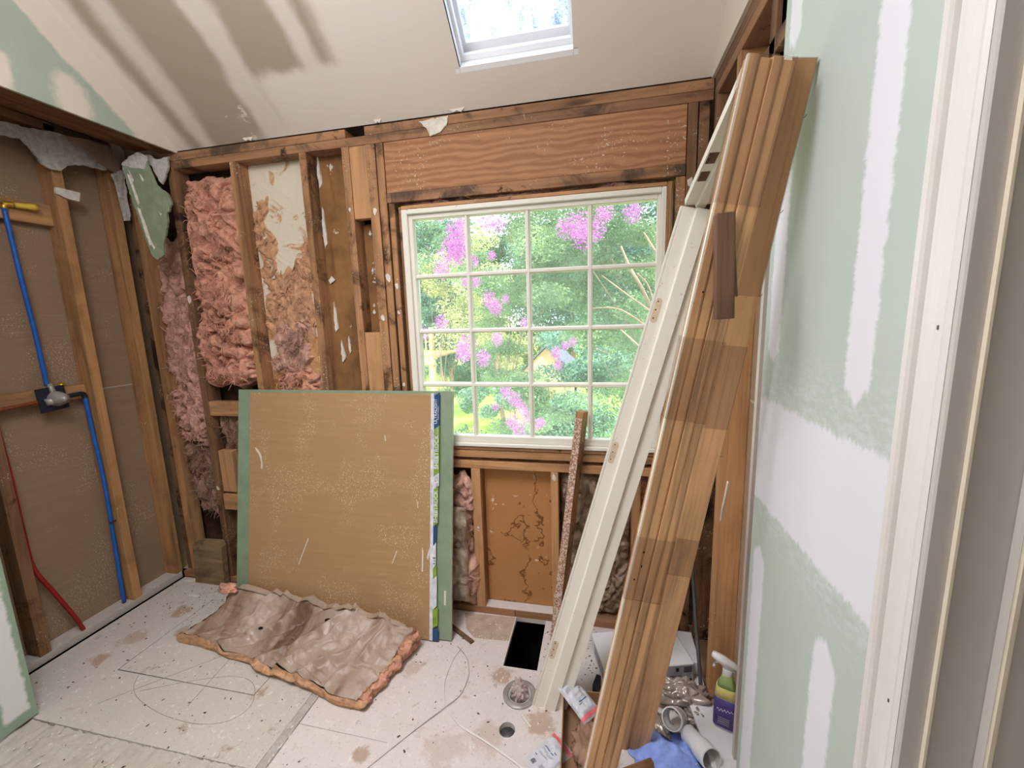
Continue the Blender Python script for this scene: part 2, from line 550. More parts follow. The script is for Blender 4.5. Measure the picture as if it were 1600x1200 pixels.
# pink wool
def wool(name, c, dirty=0.5):
    m = Mat(name, 0.95, 0.05)
    p = m.rnd()
    f = m.noise(p, 26, 6, 0.68, 1.0)
    col = m.ramp(f, [(0.25, lin([v * 0.62 for v in c])), (0.5, lin(c)), (0.75, lin([min(255, v * 1.16) for v in c]))])
    d = m.step(m.noise(p, 7, 5, 0.65), 0.53, 0.68)
    m.color(m.mix(m.math('MULTIPLY', d, dirty), col, lin((120, 92, 76))))
    m.b.inputs['Subsurface Weight'].default_value = 0.0
    m.bump(m.noise(m.scale(p, (90, 90, 60)), 1.0, 5, 0.7, 1.5), 0.35, 0.006)
    return m.m


M_WOOL = wool('pink glass wool', (212, 156, 132), 0.45)
M_WOOLDULL = wool('dusty pink glass wool', (204, 160, 142), 0.6)
M_WOOLTAN = wool('tan glass wool', (202, 156, 122), 0.5)
M_WOOLDIRTY = wool('blackened glass wool', (150, 118, 104), 0.8)

m = Mat('kraft paper facing', 0.45, 0.4)
p = m.rnd(0.0)
st = m.math('ADD', m.math('MULTIPLY', m.noise(m.scale(m.vec('ADD', p, m.scale(p, (0, 0, 0))), (5, 2.4, 2.4)), 1.0, 5, 0.6, 0.8), .5), m.math('MULTIPLY', m.noise(m.scale(p, (11, 1.6, 1.6)), 1.0, 4, 0.6, 0.3), .5))
col = m.ramp(st, [(0.36, lin((112, 82, 64))), (0.45, lin((158, 134, 116))), (0.56, lin((180, 160, 146))), (0.68, lin((168, 146, 130)))])
m.color(m.mix(m.math('MULTIPLY', m.step(m.noise(p, 9, 5), 0.56, 0.7), .5), col, lin((150, 118, 96))))
m.put(m.b.inputs['Roughness'], m.math('ADD', 0.22, m.math('MULTIPLY', m.noise(p, 6, 4), 0.3)))
m.bump(m.noise(p, 30, 5, 0.7, 1.5), 0.2, 0.004)
M_KRAFT = m.m
m = Mat('old kraft paper', 0.4, 0.4)
p = m.rnd()
m.color(m.ramp(m.noise(p, 8, 6, 0.65, 0.8), [(0.3, lin((92, 68, 52))), (0.5, lin((150, 126, 106))), (0.72, lin((206, 190, 174)))]))
m.bump(m.noise(p, 22, 5, 0.7, 1.0), 0.5, 0.01)
M_KRAFTOLD = m.m

# floor boards
def cement(name, c1, c2, dirt, sc=1.0, rough=0.85, stains=()):
    m = Mat(name, rough, 0.2)
    p = m.obj
    col = m.mix(m.noise(p, 3.0 * sc, 6, 0.65), lin(c1), lin(c2))
    fine = m.step(m.noise(p, 75, 5, 0.7), 0.56, 0.74)
    col = m.mix(m.math('MULTIPLY', fine, 0.45), col, lin((138, 124, 112)))
    white = m.step(m.noise(m.vec('ADD', p, (9, 3, 0)), 42, 5, 0.7), 0.58, 0.68)
    col = m.mix(m.math('MULTIPLY', white, 0.5), col, lin((236, 230, 224)))
    d = m.both(m.step(m.noise(m.vec('ADD', p, (1.3, 2.2, 0)), 6.5, 5, 0.7), 0.60, 0.70), 0.6 * dirt)
    col = m.mix(d, col, lin((150, 118, 88)))
    d2 = m.step(m.noise(m.vec('ADD', p, (4.3, 7.2, 0)), 17, 4, 0.7), 0.68, 0.73)
    col = m.mix(m.math('MULTIPLY', d2, 0.5 * dirt), col, lin((96, 78, 58)))
    for (cx, cy, rr, a_) in stains:
        dn_ = m.n.new('ShaderNodeVectorMath'); dn_.operation = 'DISTANCE'
        m.put(dn_.inputs[0], m.scale(p, (1, 1, 0))); dn_.inputs[1].default_value = (cx, cy, 0)
        q_ = m.math('ADD', dn_.outputs['Value'], m.math('MULTIPLY', m.math('SUBTRACT', m.noise(p, 22, 5, .7), .5), rr * 2.2))
        col = m.mix(m.math('MULTIPLY', m.step(q_, rr, rr * .5), a_), col, lin((156, 112, 76)))
    m.color(col)
    m.bump(m.math('ADD', fine, m.noise(p, 200, 3)), 0.15, 0.003)
    return m.m


M_FLOOR = cement('pale underlay board', (206, 195, 188), (222, 214, 210), 0.9, stains=((-.42, 1.535, .06, .6), (-.22, 1.36, .07, .55), (-.40, 1.27, .08, .3), (-.84, 1.12, .04, .6), (-.82, 1.50, .05, .35), (-.55, 1.2, .09, .25)))
M_FLOORL = cement('grey underlay board', (192, 183, 174), (208, 200, 192), 1.1, stains=((-2.25, 1.62, .06, .6), (-2.3, 1.42, .07, .4), (-2.32, 1.28, .05, .6), (-2.1, 1.5, .04, .5)))
M_MORTAR = cement('old mortar bed', (176, 164, 152), (206, 198, 190), 0.9, 3)
M_ROUGHDIRT = cement('scraped thinset edge', (150, 138, 126), (206, 200, 192), 1.0, 6)
M_WOODSUB = plain('bare subfloor patch', (186, 166, 148), 0.85, 0.2, 0, 0.08, 20)
M_PENCIL = plain('pencil line', (170, 160, 150), 0.9, 0.1)

m = Mat('white window paint', 0.45, 0.35)
p = m.rnd()
m.color(m.mix(m.noise(p, 6, 4), lin((232, 226, 214)), lin((240, 235, 226))))
M_WINWHITE = m.m
m = Mat('white jamb paint', 0.4, 0.4)
p = m.rnd()
dirt = m.both(m.step(m.noise(p, 60, 4), 0.66, 0.7), m.step(m.noise(p, 4, 3), 0.5, 0.6))
m.color(m.mix(m.math('MULTIPLY', dirt, 0.3), m.mix(m.noise(p, 3, 4), lin((236, 230, 218)), lin((242, 238, 226))), lin((150, 130, 110))))
M_JAMBWHITE = m.m
M_TRIM = plain('trim paint', (236, 230, 226), 0.4, 0.4, 0, 0.02, 5)
M_JAMBGREY = plain('door jamb paint', (206, 198, 192), 0.4, 0.4, 0, 0.03, 5)
M_CREAMEDGE = plain('cream edge', (238, 226, 206), 0.6, 0.2, 0, 0.03, 9)

# glass
m = Mat('window glass', 0.05)
tr = m.n.new('ShaderNodeBsdfTransparent'); gl = m.n.new('ShaderNodeBsdfGlossy'); gl.inputs['Roughness'].default_value = 0.03
fr = m.n.new('ShaderNodeFresnel'); fr.inputs['IOR'].default_value = 1.25
hz = m.n.new('ShaderNodeBsdfTranslucent'); hz.inputs[0].default_value = (0.95, 0.97, 1, 1)
mx0 = m.n.new('ShaderNodeMixShader')
dirtf = m.math('MULTIPLY', m.noise(m.rnd(), 5, 5), 0.10)
m.put(mx0.inputs[0], dirtf); m.put(mx0.inputs[1], tr.outputs[0]); m.put(mx0.inputs[2], hz.outputs[0])
mx = m.n.new('ShaderNodeMixShader')
m.put(mx.inputs[0], fr.outputs[0]); m.put(mx.inputs[1], mx0.outputs[0]); m.put(mx.inputs[2], gl.outputs[0])
m.put(m.n['Material Output'].inputs[0], mx.outputs[0])
M_GLASS = m.m
m = Mat('fogged skylight glass', 0.3)
tl = m.n.new('ShaderNodeBsdfTranslucent'); tr = m.n.new('ShaderNodeBsdfTransparent')
p = m.obj
streak = m.noise(m.scale(p, (26, 5, 5)), 1.0, 5, 0.7)
tl.inputs[0].default_value = (1, 1, 1, 1)
m.put(tl.inputs[0], m.ramp(m.both(streak, m.noise(p, 180, 3)), [(0.16, lin((120, 136, 160))), (0.34, lin((250, 252, 255)))]))
mx = m.n.new('ShaderNodeMixShader')
m.put(mx.inputs[0], m.math('ADD', 0.9, m.math('MULTIPLY', streak, 0.2), None, True)); m.put(mx.inputs[1], tr.outputs[0]); m.put(mx.inputs[2], tl.outputs[0])
m.put(m.n['Material Output'].inputs[0], mx.outputs[0])
M_FOG = m.m


def clear(name, c, alpha, rough=0.25):
    m = Mat(name, rough, 0.5)
    m.color(lin(c))
    m.b.inputs['Alpha'].default_value = alpha
    m.bump(m.noise(m.obj, 40, 4), 0.3, 0.004)
    return m.m


M_BLUE = plain('blue plastic pipe', (34, 98, 186), 0.4, 0.4, 0, 0.08)
M_RED = plain('red plastic pipe', (150, 34, 30), 0.4, 0.4, 0, 0.08)
M_COPPER = plain('copper pipe', (170, 96, 64), 0.35, 0.5, 0.8, 0.15)
M_BRASS = plain('brass', (200, 160, 60), 0.35, 0.5, 0.7, 0.12)
M_YELLOW = plain('yellow tag', (222, 190, 74), 0.6, 0.3)
M_NAVY = plain('dark blue plastic', (30, 36, 52), 0.5, 0.4)
M_CHROME = plain('grey valve body', (170, 164, 156), 0.4, 0.5, 0.3, 0.15)
M_PVC = plain('white pvc', (236, 236, 236), 0.35, 0.4, 0, 0.02, 8)
M_PVCIN = plain('pvc inside', (200, 198, 192), 0.6, 0.2, 0, 0.08, 20)
M_CARD = plain('brown cardboard', (158, 122, 92), 0.85, 0.15, 0, 0.08, 20)
M_CARTON = plain('white carton', (232, 232, 232), 0.7, 0.2, 0, 0.03, 8)
M_INK = plain('dark ink', (52, 50, 54), 0.7, 0.2)
M_GREYINK = plain('grey print', (168, 168, 174), 0.7, 0.2)
M_FILM = plain('grey brown plastic film', (172, 158, 148), 0.22, 0.6, 0.25, 0.2, 20)
M_BAGCLEAR = clear('clear zip bag', (236, 236, 240), 0.45)
M_BAGRED = plain('red zip strip', (226, 110, 120), 0.5, 0.3)
M_BAGPAPER = plain('printed paper', (214, 220, 230), 0.6, 0.3, 0, 0.06, 30)
M_CLOTH = plain('blue cloth', (146, 168, 236), 0.9, 0.1, 0, 0.08, 60, 0.2)
M_PURPLE = plain('purple label', (92, 76, 150), 0.5, 0.3, 0, 0.2, 40)
M_LILAC = plain('pale lilac bottle', (186, 186, 206), 0.35, 0.4, 0, 0.05, 20)
M_LIME = plain('lime green', (176, 206, 128), 0.4, 0.4)
M_PALEYELLOW = plain('pale yellow', (234, 222, 140), 0.5, 0.3)
M_WHITEPLASTIC = plain('white plastic', (240, 240, 240), 0.35, 0.45, 0, 0.02)
M_STEEL = plain('dull steel', (112, 112, 114), 0.45, 0.5, 0.6, 0.12)
M_CABLE = plain('white cable sheath', (226, 220, 214), 0.5, 0.3, 0, 0.03)
M_TAPE = clear('brown packing tape', (124, 80, 54), 0.22, 0.3)
M_TBLUE = plain('tape blue', (42, 78, 124), 0.5, 0.3)
M_TGREEN = plain('tape green', (140, 172, 62), 0.5, 0.3)
M_TWHITE = plain('tape white', (222, 224, 232), 0.5, 0.3)

# ================================================================== SETTING
# ---- ceiling with the skylight opening
def cz(y): return 2.455 + 0.85 * (1.9 - y)
SX0, SX1, SY0, SY1 = -0.563, -0.105, 0.80, 1.782
XL, XR = -2.145, 0.42
YR = 0.45                                        # ridge
bm = bmesh.new()
def cquad(bm, x0, x1, y0, y1, t=0.016):
    a = [bm.verts.new((x, y, cz(y))) for x, y in ((x0, y0), (x1, y0), (x1, y1), (x0, y1))]
    b = [bm.verts.new(v.co + Vector((0, t * 0.65, t * 0.76))) for v in a]
    bm.faces.new(a); bm.faces.new(b)
    for i in range(4): bm.faces.new((a[i], a[(i + 1) % 4], b[(i + 1) % 4], b[i]))
cquad(bm, XL, SX0, YR, 1.905); cquad(bm, SX1, XR, YR, 1.905); cquad(bm, SX0, SX1, YR, SY0); cquad(bm, SX0, SX1, SY1, 1.905)
ceiling = struct(from_bm(bm, 'ceiling', M_CEIL), 'sloping drywall ceiling with pale mud stripes', 'ceiling')
bm = bmesh.new()
a = [bm.verts.new(v) for v in ((-3.0, YR, cz(YR)), (0.9, YR, cz(YR)), (0.9, -1.3, 2.3), (-3.0, -1.3, 2.3))]
b = [bm.verts.new(v.co + Vector((0, 0, 0.03))) for v in a]
bm.faces.new(a); bm.faces.new(b)
for i in range(4): bm.faces.new((a[i], a[(i + 1) % 4], b[(i + 1) % 4], b[i]))
from_bm(bm, 'ceiling_slope', M_CEIL, ceiling)
for x, y, s in ((-0.62, 1.896, 0.04), (-1.7, 1.895, 0.03), (-1.0, 1.896, 0.02)):
    z = cz(y)
    slab('torn_edge', [(x - s, y - .004, z + .004), (x - s * .4, y - .004, z - .012), (x, y - .004, z - .006), (x + s * .5, y - .004, z - .014), (x + s, y - .004, z + .004)], (0, 1, 0), 0.006, M_MUDWHITE, ceiling, 0.002)

bm = bmesh.new()
def rquad(x0, x1, y0, y1):
    o_ = Vector((0, 0.648, 0.762)) * 0.16
    a = [bm.verts.new(Vector((x, y, cz(y))) + o_) for x, y in ((x0, y0), (x1, y0), (x1, y1), (x0, y1))]
    b = [bm.verts.new(v.co + Vector((0, 0.02, 0.03))) for v in a]
    bm.faces.new(a); bm.faces.new(b)
    for i in range(4): bm.faces.new((a[i], a[(i + 1) % 4], b[(i + 1) % 4], b[i]))
rquad(-3.2, SX0 - .02, .2, 2.35); rquad(SX1 + .02, 1.4, .2, 2.35); rquad(SX0 - .02, SX1 + .02, .2, SY0 - .02); rquad(SX0 - .02, SX1 + .02, SY1 + .02, 2.35)
roof = struct(from_bm(bm, 'roof', W_SOFFIT), 'roof deck above the sloping ceiling', 'roof')
# ---- skylight
sky = empty('window_2', (-0.334, 1.45, cz(1.45)))
struct(sky, 'white framed skylight with fogged glass in the sloping ceiling', 'skylight')
up = Vector((0, 0.648, 0.762)); dn = Vector((0, 1, -0.85)).normalized()
def sl(x, s, h):                                  # point in skylight frame: s down the slope from the lower edge, h above ceiling
    return Vector((x, SY1, cz(SY1))) + dn * s + up * h
def slope_box(name, x0, x1, s0, s1, h0, h1, mat, parent, bev=0.0015):
    bm = bmesh.new()
    bm_box(bm, x0, x1, s0, s1, h0, h1, bev)
    M = Matrix(((1, 0, 0, 0), (0, dn.y, up.y, SY1), (0, dn.z, up.z, cz(SY1)), (0, 0, 0, 1)))
    return from_bm(bm, name, mat, parent, M)
SL = (SY1 - SY0) * math.sqrt(1 + 0.85 ** 2)
M_SKYWHITE = plain('skylight white', (246, 246, 248), 0.45, 0.3, 0, 0.01, 4)
slope_box('shaft_side', SX0 - .02, SX0, -SL - .02, .02, 0.0, 0.20, M_SKYWHITE, sky)
slope_box('shaft_side', SX1, SX1 + .02, -SL - .02, .02, 0.0, 0.20, M_SKYWHITE, sky)
slope_box('shaft_side', SX0, SX1, 0.0, .02, 0.0, 0.20, M_SKYWHITE, sky)
slope_box('shaft_side', SX0, SX1, -SL - .02, -SL, 0.0, 0.20, M_SKYWHITE, sky)
slope_box('sash_rail', SX0, SX1, -0.022, 0, 0.05, 0.075, M_SKYWHITE, sky)
slope_box('sash_rail', SX0, SX1, -0.045, 0, 0.095, 0.12, M_SKYWHITE, sky)
slope_box('sash_stile', SX0, SX0 + .012, -SL, -0.022, 0.05, 0.075, M_SKYWHITE, sky)
slope_box('sash_stile', SX0, SX0 + .024, -SL, -0.045, 0.095, 0.12, M_SKYWHITE, sky)
slope_box('sash_stile', SX1 - .012, SX1, -SL, -0.022, 0.05, 0.075, M_SKYWHITE, sky)
slope_box('sash_stile', SX1 - .02, SX1, -SL, -0.045, 0.095, 0.12, M_SKYWHITE, sky)
slope_box('pane', SX0 + .02, SX1 - .015, -SL, -0.04, 0.122, 0.128, M_FOG, sky, 0)

# ---- back wall: stud frame with everything nailed to it
YF, YB = 1.900, 1.989
wall_back = box('wall_back', (-2.75, 0.62), (2.03, 2.05), (-0.05, 0.845), M_OSB)
struct(wall_back, 'stripped stud wall around the window at the back of the room', 'wall')
def part(name, x, y, z, mat, **k): return box(name, x, y, z, mat, wall_back, **k)
part('sheathing', (-2.75, -0.95), (2.03, 2.05), (0.845, 2.60), M_OSB)
part('sheathing', (0.30, 0.62), (2.03, 2.05), (0.845, 2.60), M_OSB)
part('sheathing', (-0.95, 0.30), (2.03, 2.05), (2.08, 2.60), M_OSB)
part('sheathing', (-1.797, -1.432), (1.976, 1.99), (0.04, 2.37), M_RESIDUE)
part('sheathing', (-1.394, -1.202), (1.976, 1.99), (0.04, 2.37), M_BROWNSHEATH)
part('fibreboard_panel', (-0.585, -0.232), (1.962, 1.975), (0.04, 0.805), M_FIBRE)
part('top_plate', (-2.75, -1.175), (YF, YB), (2.405, 2.443), W_STUDX)
part('top_plate', (-1.075, 0.43), (YF, YB), (2.405, 2.443), W_STUDX)
part('top_plate', (-2.75, 0.43), (YF, YB), (2.366, 2.404), W_STUDX)
part('bottom_plate', (-2.56, -0.43), (YF, YB), (0.0, 0.038), W_STUDX)
part('bottom_plate', (-0.428, 0.43), (YF, YB), (0.0, 0.038), W_STUDX)
def stud(x0, x1, z0=0.038, z1=2.366, mat=W_STUD, y0=YF, y1=YB, name='stud'): return part(name, (x0, x1), (y0, y1), (z0, z1), mat)
stud(-2.56, -2.522, mat=W_DARK, y0=YF + .03, y1=YB + .03); stud(-2.505, -2.46, mat=W_LEFT, y0=YF + .012)
stud(-2.222, -2.184, mat=W_DARK); stud(-1.835, -1.797, mat=W_STUD); stud(-1.432, -1.394, mat=W_STUD)
stud(-1.202, -1.164); stud(-1.076, -1.030); stud(-1.024, -0.988, mat=W_STUD)
stud(-0.978, -0.950, z1=2.096, mat=W_STUD)
stud(-1.202 + .04, -1.076, 1.45, 2.03, W_BR := M_BROWNSHEATH, 1.972, 1.985, 'backing_board')
part('nailing_block', (-1.163, -1.077), (YF + .004, YF + .042), (2.041, 2.366), W_CLEAN)
part('nailing_block', (-1.163, -1.077), (YF + .004, YF + .042), (0.9, 1.497), W_CLEAN)
part('header_board', (-0.985, 0.335), (YF + .004, YF + .03), (2.143, 2.366), M_HEADER)
part('header_rail', (-0.985, 0.335), (YF - .004, YB), (2.098, 2.141), W_STUDX)
stud(0.338, 0.375, mat=W_DARK); stud(0.38, 0.418, mat=W_DARK); stud(0.300, 0.336, 0.0, 2.096, W_STUD)
# under the window
part('sill_plate', (-0.95, 0.30), (YF, YB), (0.866, 0.900), W_CLEANX)
part('sill_plate', (-0.95, 0.30), (YF, YB), (0.808, 0.846), W_CLEANX)
stud(-0.635, -0.588, 0.038, 0.807, W_CLEAN); stud(-0.232, -0.196, 0.038, 0.807, W_CLEAN); stud(0.150, 0.187, 0.038, 0.807, W_CLEAN)
stud(-0.978, -0.94, 0.038, 0.90, W_STUD)
part('dust_layer', (-0.587, -0.233), (YF + .004, 1.961), (0.0382, 0.0405), M_FLOOR, bev=0)
# fire blocks and corner blocks at the left
part('blocking', (-2.183, -1.836), (YF + .004, YF + .045), (1.045, 1.128), W_CLEANX)
part('blocking', (-2.175, -2.08), (YF + .01, YF + .05), (0.585, 0.835), W_CLEAN)
part('blocking', (-2.18, -1.9), (YF + .004, YF + .045), (0.475, 0.57), W_CLEANX)
for i in range(26):                               # dried compound and paper scraps left on stud edges
    xs = R.choice((-2.2, -1.816, -1.413, -1.183, -1.05, -1.005, -0.965, -0.61, -0.215, 0.17, 0.355, 0.4))
    hi = 0.78 if -0.7 < xs < 0.3 else (2.05 if xs == -0.965 else 2.33)
    zs = R.uniform(0.15, hi); s = R.uniform(0.007, 0.019)
    yf = YF - 0.0005
    pts = [(xs + s * math.cos(t * 1.047 + R.random()) * R.uniform(.5, 1), yf, zs + 1.5 * s * math.sin(t * 1.047 + .3) * R.uniform(.6, 1)) for t in range(6)]
    pts = sorted(pts, key=lambda q: math.atan2(q[2] - zs, q[0] - xs))
    slab('plaster_scrap', pts, (0, -1, 0), 0.003, M_MUDWHITE, wall_back)
slab('plaster_patch', [(-0.80, YF - .001, 2.43), (-0.66, YF - .001, 2.438), (-0.67, YF - .001, 2.40), (-0.70, YF - .001, 2.375), (-0.75, YF - .001, 2.362), (-0.765, YF - .001, 2.398)], (0, -1, 0), 0.005, M_MUDWHITE, wall_back, 0.003)
for (x0, z0, w, h) in ((-1.385, 2.22, .016, .15), (-1.385, 1.93, .014, .2), (-1.375, 1.75, .03, .04), (-1.37, 1.50, .018, .16), (-1.345, 1.34, .016, .12), (-1.30, 1.38, .01, .1)):
    slab('plaster_streak', [(x0, 1.974, z0), (x0 + w, 1.974, z0 + .02), (x0 + w * .8, 1.974, z0 + h * .6), (x0 + w * .3, 1.974, z0 + h), (x0 - w * .3, 1.974, z0 + h * .5)], (0, -1, 0), 0.006, M_MUDWHITE, wall_back, 0.003)
for i in range(30):
    x0 = R.uniform(-1.14, -1.085); z0 = R.uniform(1.5, 2.03); s = R.uniform(.003, .009)
    slab('plaster_drip', [(x0 - s, 1.9715, z0), (x0, 1.9715, z0 - s), (x0 + s, 1.9715, z0), (x0, 1.9715, z0 + 2 * s)], (0, -1, 0), 0.003, M_MUDWHITE, wall_back)

# ---- window
win = empty('window_1', (-0.325, 1.92, 0.923))
struct(win, 'white wooden window with sixteen panes looking onto flowering trees', 'window')
WX0, WX1, WZ0, WZ1 = -0.917, 0.266, 0.923, 2.062
def wp(name, x, y, z, mat=M_WINWHITE, bev=0.003): return box(name, x, y, z, mat, win, bev)
# casing
wp('frame_side', (WX0, WX0 + .03), (1.893, 1.972), (WZ0, WZ1)); wp('frame_side', (WX1 - .02, WX1), (1.893, 1.972), (WZ0, WZ1))
wp('frame_head', (WX0 + .03, WX1 - .02), (1.893, 1.972), (WZ1 - .022, WZ1)); wp('frame_sill', (WX0 + .03, WX1 - .02), (1.893, 1.985), (WZ0, WZ0 + .018))
wp('rough_liner', (WX0 - .02, WX0 - .001), (1.91, 1.99), (WZ0, WZ1 + .018), W_STUD); wp('rough_liner', (WX1 + .001, WX1 + .02), (1.895, 1.99), (WZ0, WZ1 + .018), W_STUD)
wp('rough_liner', (WX0 - .001, WX1 + .001), (1.897, 1.99), (WZ1 + .001, WZ1 + .018), W_CLEANX); wp('rough_liner', (WX0, WX1), (1.902, 1.99), (WZ0 - .02, WZ0 - .001), W_STUDX)
gx = [-0.868, -0.607, -0.322, -0.045, 0.233]       # centre lines of stiles and bars
gz = [0.975, 1.230, 1.494, 1.756, 2.018]
wp('stile', (WX0 + .028, gx[0]), (1.908, 1.948), (WZ0 + .018, WZ1 - .02)); wp('stile', (gx[4], WX1 - .018), (1.908, 1.948), (WZ0 + .018, WZ1 - .02))
wp('rail', (gx[0], gx[4]), (1.908, 1.948), (gz[4], WZ1 - .02)); wp('rail', (gx[0], gx[4]), (1.908, 1.948), (WZ0 + .018, gz[0]))
def bar_v(x, z0, z1):
    pr = [(-.011, .018), (-.011, .0), (-.005, -.012), (.005, -.012), (.011, .0), (.011, .018)]
    return profile('muntin', pr, z1 - z0, M_WINWHITE, win, Matrix.Translation((x, 1.924, z0)))
for x in gx[1:4]: bar_v(x, gz[0], gz[4])
for z in gz[1:4]:
    for i in range(4):
        pr = [(-.011, .018), (-.011, .0), (-.005, -.012), (.005, -.012), (.011, .0), (.011, .018)]
        x0 = gx[i] + (.006 if i else 0); x1 = gx[i + 1] - (.006 if i < 3 else 0)
        M = Matrix(((0, 0, 1, x0), (0, 1, 0, 1.9242), (1, 0, 0, z), (0, 0, 0, 1)))
        profile('muntin', pr, x1 - x0, M_WINWHITE, win, M)
for i in range(4):
    for j in range(4):
        ex0 = .012 if i else .001; ex1 = .012 if i < 3 else .001; ez0 = .012 if j else .001; ez1 = .012 if j < 3 else .001
        box('pane', (gx[i] + ex0, gx[i + 1] - ex1), (1.940, 1.943), (gz[j] + ez0, gz[j + 1] - ez1), M_GLASS, win, 0)

# ---- left alcove: stud wall seen from inside, gable above, green end wall nearer
wall_left = box('wall_left', (-2.668, -2.655), (0.2, 2.06), (0.0, 2.58), M_PAPERBACK, None, 0)
struct(wall_left, 'stripped alcove wall with studs and brown drywall backing', 'wall')
def lp(name, x, y, z, mat, **k): return box(name, x, y, z, mat, wall_left, **k)
lp('bottom_plate', (-2.654, -2.565), (0.3, 1.895), (0.0, 0.038), M_MORTAR)
lp('stud', (-2.654, -2.565), (1.617, 1.660), (0.038, 2.52), W_LEFT)
lp('stud', (-2.654, -2.565), (1.213, 1.255), (0.038, 2.52), W_DARK)
lp('stud', (-2.654, -2.567), (1.862, 1.902), (0.038, 2.52), W_LEFT)
lp('rail', (-2.655, -2.615), (1.244, 1.616), (1.205, 1.275), W_LEFTY)
lp('rail', (-2.655, -2.612), (1.244, 1.616), (2.055, 2.152), W_LEFTY)
lp('soffit_board', (-2.66, -2.25), (0.3, 1.90), (2.53, 2.56), W_SOFFIT)
lp('top_plate', (-2.654, -2.565), (0.3, 1.90), (2.49, 2.528), W_STUDY)
lp('header_beam', (-2.245, -2.158), (0.3, 1.898), (2.444, 2.60), W_SOFFIT)
lp('header_board', (-2.40, -2.247), (0.3, 1.898), (2.470, 2.508), W_SOFFIT)
box('drywall_seam', (-2.6545, -2.6535), (0.3, 1.89), (1.231, 1.2325), M_MUDWHITE, wall_left, 0)
box('drywall_seam', (-2.6545, -2.6535), (0.3, 1.89), (1.2355, 1.2370), M_MUDWHITE, wall_left, 0)
gable = slab('wall_left_gable', [(XL, 0.2, 2.441), (XL, 1.905, 2.441), (XL, 1.905, cz(1.905)), (XL, YR, cz(YR)), (XL, 0.2, cz(YR))], (-1, 0, 0), 0.0127, M_GABLE)
gable.data.transform(Matrix.Translation(gable.location)); gable.matrix_basis = Matrix()
struct(gable, 'green and cream drywall gable above the alcove opening', 'wall')
wln = slab('wall_left_near', [(-2.24, -1.2, 0.012), (-2.24, 1.017, 0.012), (-2.24, 1.017, 2.44), (-2.24, -1.2, 2.44)], (-1, 0, 0), 0.0127, M_GREENLEFT)
wln.data.transform(Matrix.Translation(wln.location)); wln.matrix_basis = Matrix()
struct(wln, 'green drywall end wall with a white mud strip at bottom left', 'wall')
box('return_face', (-2.66, -2.2527), (1.004, 1.0165), (0.012, 2.44), M_GREENLEFT, wln)
box('stud', (-2.342, -2.2528), (0.96, 1.0), (0.0, 2.44), W_STUD, wln)

# torn old board hanging at the top of the alcove
ta = [(-2.54, 1.455, 2.453), (-2.54, 1.561, 2.468), (-2.54, 1.669, 2.484), (-2.54, 1.742, 2.467), (-2.54, 1.804, 2.435), (-2.54, 1.858, 2.408), (-2.54, 1.837, 2.374), (-2.54, 1.794, 2.373), (-2.54, 1.739, 2.371), (-2.54, 1.679, 2.348), (-2.54, 1.641, 2.312), (-2.54, 1.604, 2.306), (-2.54, 1.573, 2.319), (-2.54, 1.564, 2.346), (-2.54, 1.537, 2.383), (-2.54, 1.515, 2.407), (-2.54, 1.35, 2.385), (-2.54, 1.35, 2.44)]
tornA = slab('torn_drywall', ta, (-1, 0, 0), 0.0127, M_TORNGREY, None, 0.004)
tag(tornA, 'grey strip of torn drywall with ragged edge on left alcove wall', 'drywall', 'torn drywall in the alcove')
tb = [(-2.50, 1.648, 2.470), (-2.50, 1.735, 2.484), (-2.50, 1.80, 2.486), (-2.50, 1.888, 2.486), (-2.50, 1.889, 2.451), (-2.50, 1.885, 2.418), (-2.50, 1.875, 2.379), (-2.50, 1.847, 2.367), (-2.50, 1.798, 2.386), (-2.50, 1.737, 2.431), (-2.50, 1.676, 2.452)]
M_TORNBROWN = plain('torn drywall back', (150, 126, 106), 0.9, 0.1, 0, 0.06, 12)
tornB = slab('torn_drywall', tb, (-1, 0, 0), 0.0127, M_TORNBROWN, None, 0.003)
tag(tornB, 'brown backed torn drywall piece bent out below the alcove header', 'drywall', 'torn drywall in the alcove')
slab('ragged_edge', [(-2.498, 1.881, 2.387), (-2.498, 1.888, 2.364), (-2.498, 1.889, 2.2), (-2.498, 1.886, 2.132), (-2.498, 1.866, 2.126), (-2.498, 1.868, 2.208), (-2.498, 1.86, 2.305), (-2.498, 1.84, 2.354)], (-1, 0, 0), 0.02, M_GYPSUM, tornB, 0.006)
tc_ = [(-2.345, 1.772, 2.365), (-2.31, 1.783, 2.392), (-2.274, 1.795, 2.413), (-2.246, 1.805, 2.414), (-2.232, 1.809, 2.396), (-2.215, 1.815, 2.278), (-2.16, 1.833, 2.226), (-2.15, 1.837, 2.177), (-2.189, 1.824, 2.108), (-2.179, 1.827, 2.093), (-2.218, 1.814, 1.967), (-2.221, 1.813, 1.925), (-2.253, 1.802, 1.9), (-2.274, 1.795, 1.919), (-2.296, 1.788, 2.021), (-2.326, 1.778, 2.202)]
flap = slab('torn_drywall', tc_, (-0.316, 0.949, 0), 0.012, M_TORNGREEN, None, 0.003)
tag(flap, 'pointed green flap of torn drywall hanging in the left corner', 'drywall', 'torn drywall in the alcove')
nf = Vector((0.316, -0.949, 0))
def on_flap(u, z, o=.001): return Vector((-2.5, 1.72, z)) + Vector((0.949, 0.316, 0)) * u + nf * o
